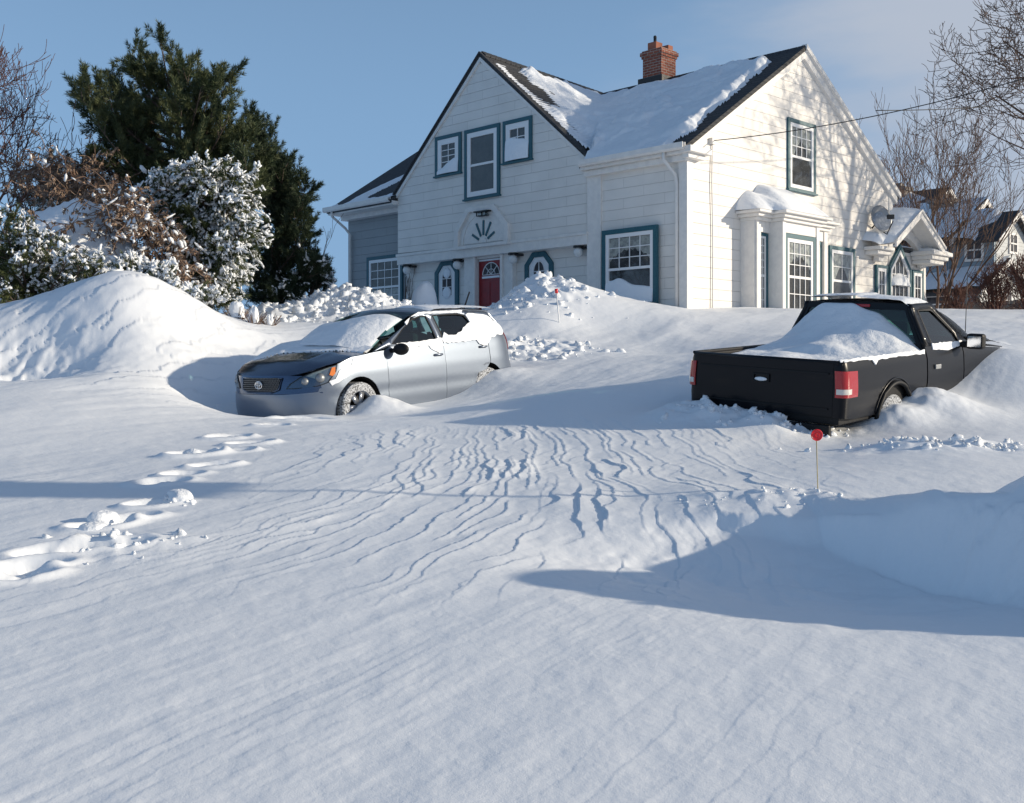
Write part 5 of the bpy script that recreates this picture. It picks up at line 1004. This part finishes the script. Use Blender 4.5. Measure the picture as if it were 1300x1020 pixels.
q = MB(); pts = [at(88, 235, 22.3), at(98, 208, 22.3), at(112, 192, 22.3), at(109, 182, 22.3)]; 
# rounded snow-capped bushes on the drift
def snowbush(px, py, w, h, Y, label, seed):
    b_ = gp3(px, py, Y); o = empty('snow_capped_bush', b_, label=label, cat='bush'); r = w/F*Y/2; hh = h/F*Y; V = []; nu, nv = 22, 14
    for i in range(nu+1):
        for j in range(nv+1):
            a = 2*math.pi*(i % nu)/nu; t = j/nv; rr = r*math.sin(t*math.pi*.5)**.9*(1+.22*fb(math.cos(a)*1.5+seed, math.sin(a)*1.5+t*2, seed)); V.append((rr*math.cos(a)+.10*r*(1-t), rr*math.sin(a), .15+hh*math.cos(t*math.pi*.5)**.9+.07*fb(math.cos(a)*2+seed, math.sin(a)*2+t*3, seed)*math.sin(t*math.pi)))
    mesh_np('snow_cover', V, gridfaces(nu+1, nv+1), 'snow', o)
    A = []; B = []; 
    for _ in range(26):
        a = RNG.uniform(0, 6.28); p = np.array([math.cos(a)*r*.7, math.sin(a)*r*.7, .1]); A.append(p); B.append(p+np.array([math.cos(a)*.16, math.sin(a)*.16, .12+.14*RNG.random()]))
    seg_mesh('twigs', A, B, [.006]*26, [.004]*26, 'twig_brown', o); return o
for a in [(12, 272, 26, 34, 20.6, 'smooth snow dome on a bush at the far left above the yew', 3), (45, 262, 34, 34, 20.9, 'lumpy snow-capped bush left of the brown vine heap', 5), (322, 392, 14, 22, 19.2, 'pointed white snow cap left of the smaller one, beyond the wagon', 7), (342, 393, 10, 13, 19.4, 'smallest pointed snow cap standing behind the wagon bonnet', 9), (300, 392, 20, 20, 19.4, 'snow-covered tuft of twigs at the drift edge beneath the evergreens', 11), (538, 385, 33, 40, 26.6, 'tall snow cone over a shrub between the wing window and left octagonal window', 13)]: snowbush(*a)
# bare trees
def bare(name, base, h, label, rad=.16, spread=.62, levels=5, nch=(5, 5, 4, 4, 3), mbark='bark', lean=(0, 0, 1), seed=1, upb=.12, ratio=.60, multi=1, first=.25, rmin=.006, group=None, cat='bare tree'):
    R_ = np.random.default_rng(seed); root = empty(name, base, label=label, cat=cat, group=group); T = [[], [], [], []]; Lm = [[], [], [], []]
    def grow_(p, d, ln, r, lv):
        n = 6 if lv < 2 else 4; tgt = T if lv == 0 else Lm; pts = [p]; ds = []
        for i in range(n):
            d = unit(d+R_.normal(size=3)*(.07+.03*lv)+np.array([0, 0, upb*(.4+.25*lv)])); q = pts[-1]+d*ln/n; r0 = max(rmin, r*(1-.75*i/n)); r1 = max(rmin*.8, r*(1-.75*(i+1)/n)); tgt[0].append(pts[-1]); tgt[1].append(q); tgt[2].append(r0); tgt[3].append(r1); pts.append(q); ds.append(d)
        if lv < levels:
            for k in range(nch[lv]):
                f = first+(1-first)*(k+R_.random())/nch[lv] if lv == 0 else .15+.85*(k+R_.random())/nch[lv]; i = min(n-1, int(f*n)); pp = pts[i]+(pts[i+1]-pts[i])*(f*n-i); u, v = perp(ds[i]); a = R_.uniform(0, 6.283); s_ = u*math.cos(a)+v*math.sin(a)
                grow_(pp, unit(ds[i]*(1-spread*.5)+s_*spread), ln*ratio*(1.15-.5*f)*(.75+.5*R_.random()), max(rmin, r*(1-.6*f)*.55), lv+1)
    for m_ in range(multi):
        d0 = unit(np.array(lean, float)+(R_.normal(size=3)*np.array([.28, .28, 0]) if multi > 1 else 0)); grow_(np.array([R_.normal()*.1*(multi > 1), R_.normal()*.1*(multi > 1), 0.]), d0, h*(.6+.1*R_.random()), rad, 0)
    seg_mesh('trunk', *T, mbark, root, 6); seg_mesh('branches', *Lm, mbark, root, 3); return root
def gb(px, Y): X = (px-CX)/F*Y; return (X, Y, gz(X, Y)-.2)
bare('bare_tree', gb(1492, 29), 13.5, 'large bare brown tree reaching in over the right edge, crossed by the cables', rad=.20, spread=.80, nch=(13, 7, 5, 4, 3), seed=5, first=.10, ratio=.62, upb=.10, mbark='twig_brown', rmin=.009)
bare('bare_tree', gb(-38, 24), 7.2, 'bare reddish tree cut off by the left edge beside the pines', rad=.10, spread=.66, nch=(12, 7, 5, 3), levels=4, seed=8, first=.12, mbark='twig_red', rmin=.007, upb=.14)
bare('bare_tree', gb(1128, 43), 10.0, 'bare tree rising behind the roof edge of the white house', rad=.10, spread=.50, nch=(9, 6, 4, 3), levels=4, seed=12, first=.3, mbark='twig_brown', rmin=.008, upb=.16, multi=2)
bare('bare_tree', gb(1186, 35), 7.2, 'slender many-stemmed bare tree between side porch and pale blue house', rad=.05, spread=.36, nch=(8, 5, 3), levels=3, seed=21, first=.15, mbark='twig_brown', rmin=.007, upb=.12, multi=5, lean=(.35, 0, 1))
bare('bare_shrub', gb(1262, 30), 1.7, 'brown leafless shrub in front of the wooden fence, nearer the pickup', rad=.03, spread=.55, nch=(8, 5, 3), levels=3, seed=31, first=.05, mbark='twig_red', rmin=.007, multi=7, cat='shrub')
bare('bare_shrub', gb(1305, 29), 1.9, 'brown leafless shrub on the right edge before the fence', rad=.03, spread=.55, nch=(8, 5, 3), levels=3, seed=33, first=.05, mbark='twig_red', rmin=.007, multi=8, cat='shrub')
bare('bare_shrub', gb(1222, 33), 1.4, 'brown leafless shrub by the dark wall of the pale blue house', rad=.03, spread=.55, nch=(7, 5, 3), levels=3, seed=35, first=.05, mbark='twig_red', rmin=.007, multi=5, cat='shrub')
bare('sapling', gb(404, 29.5), 3.3, 'thin bare sapling just left of the white house wing', rad=.018, spread=.35, nch=(5, 3), levels=2, seed=41, first=.3, mbark='twig_brown', rmin=.006, cat='sapling')
bare('sapling', gb(98, 21.6), 2.9, 'thin bare forked stem sticking up from the brown vines', rad=.016, spread=.45, nch=(5, 2), levels=2, seed=44, first=.45, mbark='twig_brown', rmin=.006, cat='sapling', lean=(.25, 0, 1))
# climbing vine on the wall
bp_ = HM @ Vector(H(-10.1, .22, 1.2)); vi = MB(); random.seed(5)
for k in range(16):
    x, z = -10.2+random.uniform(-.2, .5), 1.3; pts = []
    d = random.uniform(.3, 2.8)
    for i in range(16): pts.append(HM @ Vector(H(x, .24+.03*random.random(), z))-bp_); d += random.uniform(-.55, .55); x += .13*math.cos(d)*.8; z += .12*(abs(math.sin(d))*.9+.15); x = min(-9.3, max(-10.28, x)); z = min(z, 3.12)
    vi.tube(pts, .009, 4)
o = vi.build('climbing_vine', 'twig_brown'); o.location = bp_; tag(o, 'tangle of bare dark vine climbing the entrance wall beside the wing window', 'vine')
# neighbouring houses
def nhouse(name, cpx, Y, label, blocks, wins, chims, lit='blue_siding_sunlit', shade='blue_siding_shaded', dish=None):
    X = (cpx-CX)/F*Y; gz_ = gz(X, Y)-.3; o = empty(name, (X, Y, gz_), (0, 0, HR), label=label, cat='house')
    for (x0, x1, y0, y1, z1, zr, snowy, ov) in blocks:
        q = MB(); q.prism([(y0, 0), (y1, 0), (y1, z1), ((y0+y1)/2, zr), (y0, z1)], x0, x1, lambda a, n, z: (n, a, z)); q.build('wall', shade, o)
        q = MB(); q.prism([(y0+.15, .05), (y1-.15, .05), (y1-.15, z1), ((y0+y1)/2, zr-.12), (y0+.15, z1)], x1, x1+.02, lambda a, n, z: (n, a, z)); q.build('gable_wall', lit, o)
        m_ = (y0+y1)/2; sl = (zr-z1)/(m_-y0)
        for sg, a in ((1, y0), (-1, y1)):
            e = a-sg*ov; q = MB(); q.prism([(m_, zr+.12), (e, z1-ov*sl+.12), (e, z1-ov*sl), (m_, zr)], x0-.1, x1+.3, lambda a, n, z: (n, a, z)); rf = q.build('roof', 'dark_shingle', o)
            if snowy and sg == 1:
                xx = np.linspace(x0, x1+.28, 50); yy_ = np.linspace(e, m_, 24); XX, YY = np.meshgrid(xx, yy_, indexing='ij'); th = .14+.12*fbm(XX*.7+x0, YY*.9, 3, 6)-.4*sstep(snowy, snowy+.8, XX-x0+fbm(YY, XX*0, 2, 3)); mesh_np('roof_snow', np.stack([XX, YY, zr+.12-(m_-YY)*sl+np.maximum(-.05, th)], -1), gridfaces(50, 24), 'snow', rf)
            q = MB(); q.prism([(m_, zr+.10), (e, z1-ov*sl+.10), (e, z1-ov*sl-.14), (m_, zr-.14)], x1+.30, x1+.34, lambda a, n, z: (n, a, z)); q.build('rake_board', 'white_paint', o)
    for (face, p0, a, z0, w, h) in wins:
        mp = (lambda a_, n, z: (a_, p0-n, z)) if face == 'F' else (lambda a_, n, z: (p0+n, a_, z)); q = MB(); q.ring([(a, z0), (a+w, z0), (a+w, z0+h), (a, z0+h)], [(a+.1, z0+.1), (a+w-.1, z0+.1), (a+w-.1, z0+h-.1), (a+.1, z0+h-.1)], 0, .06, mp); q.box((a+.1, 0, z0+h/2-.03), (a+w-.1, .05, z0+h/2+.03), mp); q.box((a+w/2-.02, 0, z0+.1), (a+w/2+.02, .045, z0+h-.1), mp); f = q.build('window', 'white_paint', o)
        q = MB(); q.box((a+.1, 0, z0+.1), (a+w-.1, .03, z0+h-.1), mp); q.build('pane', 'interior', f)
    for (x, y, z0, z1, w) in chims:
        q = MB(); q.box((x-w, y-w*.8, z0), (x+w, y+w*.8, z1)); q.box((x-w-.08, y-w*.8-.08, z1), (x+w+.08, y+w*.8+.08, z1+.18)); q.box((x-w*.4, y-.2, z1+.18), (x+w*.4, y+.2, z1+.4)); q.build('chimney', 'stone_grey', o, .02)
    return o
gZ = gz((1241-CX)/F*45, 45)-CAMZ-.3
zz = lambda py, Y: (HY-py)/F*Y-gZ
nh = nhouse('blue_house', 1241, 45, 'pale blue-grey house with snowy roofs and two stone chimneys beyond the bare trees', [(-9, 0, 0, 5.2, zz(368, 45), zz(332, 47), 12, .4), (-1.9, 0.02, 1.6, 5.4, zz(306, 47), zz(276, 48.5), 1.0, .3), (-9, -1.9, 1.4, 8.2, zz(306, 48), zz(262, 51), 20, .4), (-7.6, -4.6, 5, 9.2, zz(280, 54), zz(249, 55), 1.5, .3)],
   [('F', 1.4, -4.4, zz(331, 47), .75, 1.0), ('F', 1.4, -3.3, zz(331, 47), .75, 1.0), ('F', 1.6, -1.2, zz(333, 47), .8, .95), ('F', 0, -2.2, zz(397, 45), 1.2, .8), ('F', 0, -6, zz(397, 45), 1.2, .8), ('S', .04, 3.0, zz(325, 48), .9, .9), ('S', .04, 2.2, zz(396, 46), 1.1, 1.0)],
   [(-3.4, 4.4, zz(285, 49), zz(252, 49), .50), (-6.6, 6.6, zz(262, 53), zz(238, 53), .45)])
nhouse('grey_house', 1320, 58, 'house with a plain dark roof, only its corner showing at the right edge', [(-6, 3, 0, 8, 4.4+1.0, 8.0, 0, .4)], [('F', 0, -4.5, 2.6, 1.1, 1.4), ('F', 0, -1.5, 2.6, 1.1, 1.4), ('F', 0, -4.5, .8, 1.1, 1.2)], [])
# wooden fence
A, Bf = Vector(gb(1205, 36)), Vector(gb(1345, 33)); fo = empty('wooden_fence', A, (0, 0, math.atan2(Bf.y-A.y, Bf.x-A.x)), label='weathered grey board fence behind the brown shrubs at right', cat='fence'); Lf = (Bf-A).length; n = int(Lf/.16)
q = MB(); random.seed(2)
for i in range(n): x = i*.16; h = .95+random.uniform(-.03, .03); q.box((x, -.012, .05), (x+.145, .012, h))
q.build('board_panel', 'wood_grey', fo)
for x in np.linspace(0, Lf, 5): q = MB(); q.box((x-.05, .012, 0), (x+.05, .11, 1.08)); q.build('post', 'wood_grey', fo)
for z in (.25, .8): q = MB(); q.box((0, .013, z-.04), (Lf, .06, z+.04)); q.build('rail', 'wood_grey', fo)
# driveway markers
g0 = at(1039.5, 621, 7.5); g0.z = gz(g0.x, g0.y)-.03; mk = empty('driveway_marker', g0, label='thin cane marker with round red reflector stuck in the snow before the pickup', cat='driveway marker')
tp = at(1036.2, 545, 7.5)-g0; q = MB(); q.tube([(0, 0, -.2), tuple(tp)], .0035, 6); q.build('cane', 'cane', mk)
dcn = tp*0+(at(1036.6, 552.5, 7.49)-g0); q = MB(); n = 28; R_ = .040
for k in range(3): pass
vs = [(dcn.x+R_*r_*math.cos(2*math.pi*i/n), dcn.y-.008-d_, dcn.z+R_*r_*math.sin(2*math.pi*i/n)) for (r_, d_) in ((0, .006), (.35, .008), (.42, .004), (.8, .004), (.9, .007), (1, .002), (1, -.004), (0, -.004)) for i in range(n)]
q.add(vs, [(j*n+i, j*n+(i+1) % n, (j+1)*n+(i+1) % n, (j+1)*n+i) for j in range(7) for i in range(n)]); q.build('reflector', 'red_reflector', mk)
g1 = at(711.5, 430, 20.4); g1.z = gz(g1.x, g1.y)-.05; mk2 = empty('driveway_marker', g1, label='pale leaning marker pole with a short red tip on the mound before the door', cat='driveway marker'); tp = at(706, 367, 20.4)-g1
q = MB(); q.tube([(0, 0, -.2), tuple(tp*.88)], .012, 6); q.build('pole', 'sash_paint', mk2); q = MB(); q.tube([tuple(tp*.88), tuple(tp)], .030, 8); q.build('reflector', 'red_reflector', mk2)
# road sign standing off to the right, its shadow falls across the road
sh = at(112, 620, 7.75); dX = 7.75; sp = Vector((sh.x+dX, sh.y+dX*math.tan(SUN_AZ), 0)); zt = gz(sh.x, sh.y)+dX/math.cos(SUN_AZ)*math.tan(SUN_EL); sg = empty('road_sign', (sp.x, sp.y, gz(sp.x, sp.y)), label='road sign on a thin steel post', cat='road sign')
zt -= sg.location.z; q = MB(); q.tube([(0, 0, -.3), (0, 0, zt+.30)], .022, 8); q.build('post', 'grey_metal', sg); q = MB(); q.box((.022, -.29, zt-.30), (.028, .29, zt+.30)); q.build('plate', 'grey_metal', sg, .002)
# shovel handle in the snow beside the door
a = at(588, 384, 26.8); b_ = at(596, 371, 27); q = MB(); q.tube([(0, 0, -.2), tuple((b_-a))], .02, 6); o = q.build('shovel', 'bark'); o.location = a; tag(o, 'wooden shovel shaft poking out of the snow left of the red door', 'shovel')
# loose snow
def clods(n, spots, seed):
    R_ = np.random.default_rng(seed); P = []; S_ = []
    for (px, py, Y, rx, ry, k, s0, s1) in spots:
        c = at(px, py, Y)
        for _ in range(k): x, y = c.x+R_.normal()*rx*.6, c.y+R_.normal()*ry*.6; s_ = s0+(s1-s0)*R_.random()**2.5; P.append((x, y, gz(x, y)+s_*.15)); S_.append(s_)
    P = np.array(P); S_ = np.array(S_); D = unit(R_.normal(size=P.shape)*np.array([1, 1, .4])); return P, D, S_
P, D, S_ = clods(0, [(425, 388, 24.0, 1.7, 1.0, 260, .015, .11), (672, 372, 22.3, 1.2, 1.2, 130, .015, .09), (650, 445, 18.4, 1.2, .8, 130, .012, .08), (330, 396, 22.6, 1.7, .8, 110, .015, .09), (945, 520, 11.0, .7, .3, 60, .012, .045), (1020, 535, 10.6, .5, .2, 40, .012, .04), (1160, 568, 9.4, .5, .22, 40, .012, .045), (1255, 566, 9.3, .4, .2, 30, .012, .04), (960, 640, 7.0, .5, .2, 26, .006, .022), (170, 690, 6.1, .35, .25, 40, .008, .03), (230, 636, 7.3, .15, .15, 8, .01, .03)], 4)
sc_ = blob_mesh('loose_snow', P, D, S_*1.15, S_*.85, 'snow', None, 7, 5, .50); tag(sc_, 'crumbs of broken snow scattered over the piles and footprints', 'loose snow', kind='stuff')
random.seed(9)
for i, (px, py, Y, s_) in enumerate([(228, 634, 7.35, .10), (130, 655, 6.75, .085), (118, 668, 6.5, .065), (165, 690, 6.1, .055), (208, 610, 8.05, .065), (245, 576, 9.4, .06), (1150, 612, 6.9, .055), (500, 624, 7.7, .012)]):
    if s_ < .05: continue
    p = at(px, py, Y); q = MB(); q.ball((0, 0, 0), s_, 16, 10, (1.25, .9, .55), .26); o = q.build('snow_clod', 'snow'); o.location = (p.x, p.y, gz(p.x, p.y)+s_*.18); o.rotation_euler = (0, 0, random.uniform(0, 3)); o.modifiers.new('s', 'SUBSURF').render_levels = 2; o.modifiers['s'].levels = 1
    tag(o, ['largest clod of snow, lying across the end of the long shadow', 'clod of snow, upper left of the pair nearest the road edge', 'clod of snow tucked under its twin in the footprint trail', 'small flat clod among the crumbs of snow at left', 'clod of snow just above the dark band of shadow', 'clod of snow in the trail nearest to the wagon', 'lone lump of snow on the ploughed bank right of the cane marker'][i], 'snow clod', 'snow clods along the footprints' if i < 6 else None)
